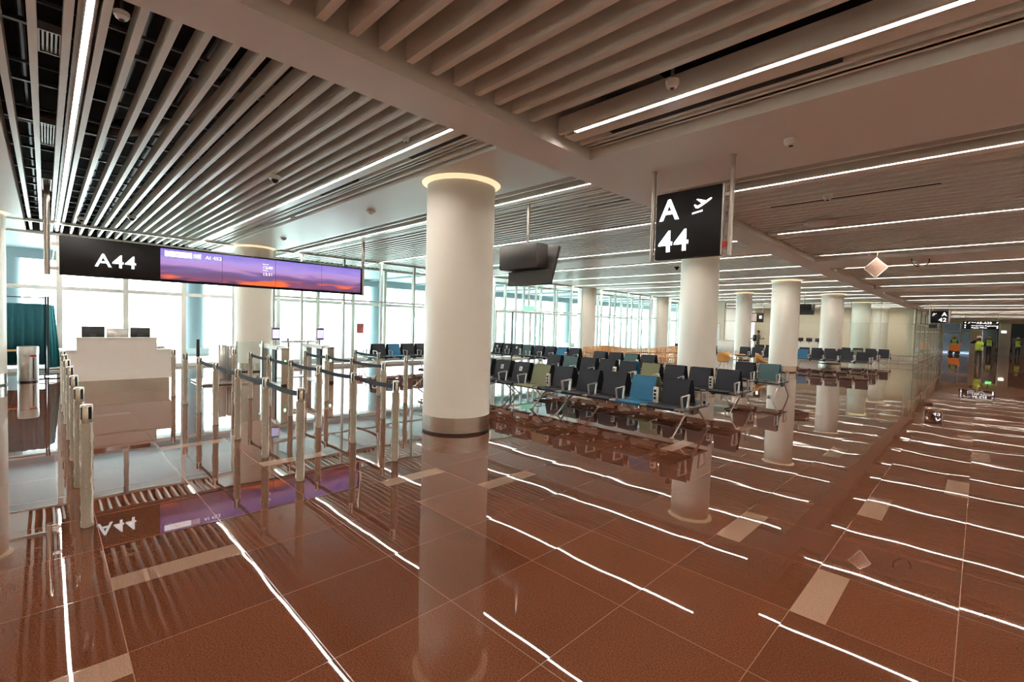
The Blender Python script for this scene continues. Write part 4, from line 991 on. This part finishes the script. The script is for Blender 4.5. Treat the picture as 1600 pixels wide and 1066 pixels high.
    if vest:
        b = MB(); prof = [(.165, .90), (.172, 1.0), (.165, 1.12), (.19, 1.28), (.195, 1.38), (.13, 1.46), (.09, 1.48)]; n = 24; vs = []
        for r_, z in prof: vs += [(r_*1.08*s*math.cos(2*PI*i/n), r_*.80*s*math.sin(2*PI*i/n), z*s) for i in range(n)]
        b.add(vs, [(k*n+i, k*n+(i+1) % n, k*n+n+(i+1) % n, k*n+n+i) for k in range(len(prof)-1) for i in range(n)]); b.build('safety_vest', vest, o)
        b = MB()
        for z, r_ in ((1.03, .174), (1.15, .173)):
            vs = [((r_+.006)*1.08*s*math.cos(2*PI*i/n), (r_+.006)*.80*s*math.sin(2*PI*i/n), zz*s) for zz in (z, z+.045) for i in range(n)]
            b.add(vs, [(i, (i+1) % n, n+(i+1) % n, n+i) for i in range(n)])
        b.build('reflective_band', M_film, o)
    if backpack:
        b = MB(); b.cbox(-.17*s, .10*s, 1.02*s, .17*s, .32*s, 1.46*s, .05*s); b.build('backpack', M_black, o)
        b = MB(); [b.tube([(sx*.12*s, .12*s, 1.42*s), (sx*.11*s, -.10*s, 1.46*s), (sx*.12*s, -.13*s, 1.3*s), (sx*.14*s, .1*s, 1.08*s)], .018*s, 6) for sx in (-1, 1)]; b.build('strap', M_black, o)
    return o
M_vest = mat('yellow-green vest', (.38, .62, .03), .6); M_grey = mat('grey trousers', (.055, .048, .043), .8); M_navy = mat('dark cloth', (.012, .014, .02), .8)
M_hw = mat('white helmet', (.80, .72, .68), .3); M_hy = mat('yellow helmet', (.75, .42, .03), .3); M_olv = mat('drab shirt', (.10, .10, .07), .8)
down = ((.23, .02, 1.14), (.24, -.06, .88)); up = ((.42, -.08, 1.36), (.16, -.24, 1.60)); bent = ((.27, .02, 1.16), (.10, -.22, 1.20))
person(-.08, 41.4, .3, 'worker in yellow vest, white helmet and grey trousers, one arm raised', M_hw, M_vest, M_grey, M_navy, (up, bent))
person(.55, 63.6, PI, 'worker in yellow vest and yellow helmet, seen from behind at the left escalator', M_hy, M_vest, M_navy, M_navy, (down, down))
person(2.45, 64.4, .1, 'worker in yellow vest and white helmet standing at the right escalator', M_hw, M_vest, M_navy, M_navy, (down, bent))
person(-1.85, 62.9, .1, 'worker in yellow vest behind the orange cart in front of the far window', M_hy, M_vest, M_navy, M_navy, (bent, bent))
person(-11.42, 34.4, PI/2, 'person in dark clothes with grey hair standing behind the far counter', None, None, M_navy, M_navy, (down, bent), h=1.72)
person(-10.66, 34.2, PI/2+.2, 'person in a drab shirt wearing a dark backpack, beside the far counter', None, None, M_navy, M_olv, (down, bent), backpack=True, h=1.76)
off = (-1.85, 62.0, 0); o = empty('orange_cart', off, label='orange wheeled cart pushed by a worker at the far window', cat='cart'); M_oc = mat('orange plastic', (.75, .20, .03), .45)
b = MB(off); vs = [(-2.2, 61.7, .38), (-1.50, 61.7, .28), (-1.28, 61.7, 1.15), (-1.62, 61.7, .95), (-2.15, 61.7, .90)]; n = 5
b.add(vs+[(x, 62.4, z) for x, _, z in vs], [tuple(range(5)), tuple(range(9, 4, -1))]+[(i, 5+i, 5+(i+1) % 5, (i+1) % 5) for i in range(5)]); b.build('hopper', M_oc, o)
for x in (-2.05, -1.55):
    for y in (61.66, 62.44): b = MB(off); b.tube([(x, y-.04, .17), (x, y+.04, .17)], .17, 18); b.build('wheel', M_black, o)
b = MB(off); b.box(-2.15, 61.75, .25, -1.45, 62.35, .36); b.build('chassis', M_black, o)
b = MB(off); b.tube([(-2.1, 62.4, .8), (-2.1, 62.6, 1.0), (-1.5, 62.6, 1.0), (-1.5, 62.4, .85)], .02, 8); b.build('handle', M_steel_d, o)
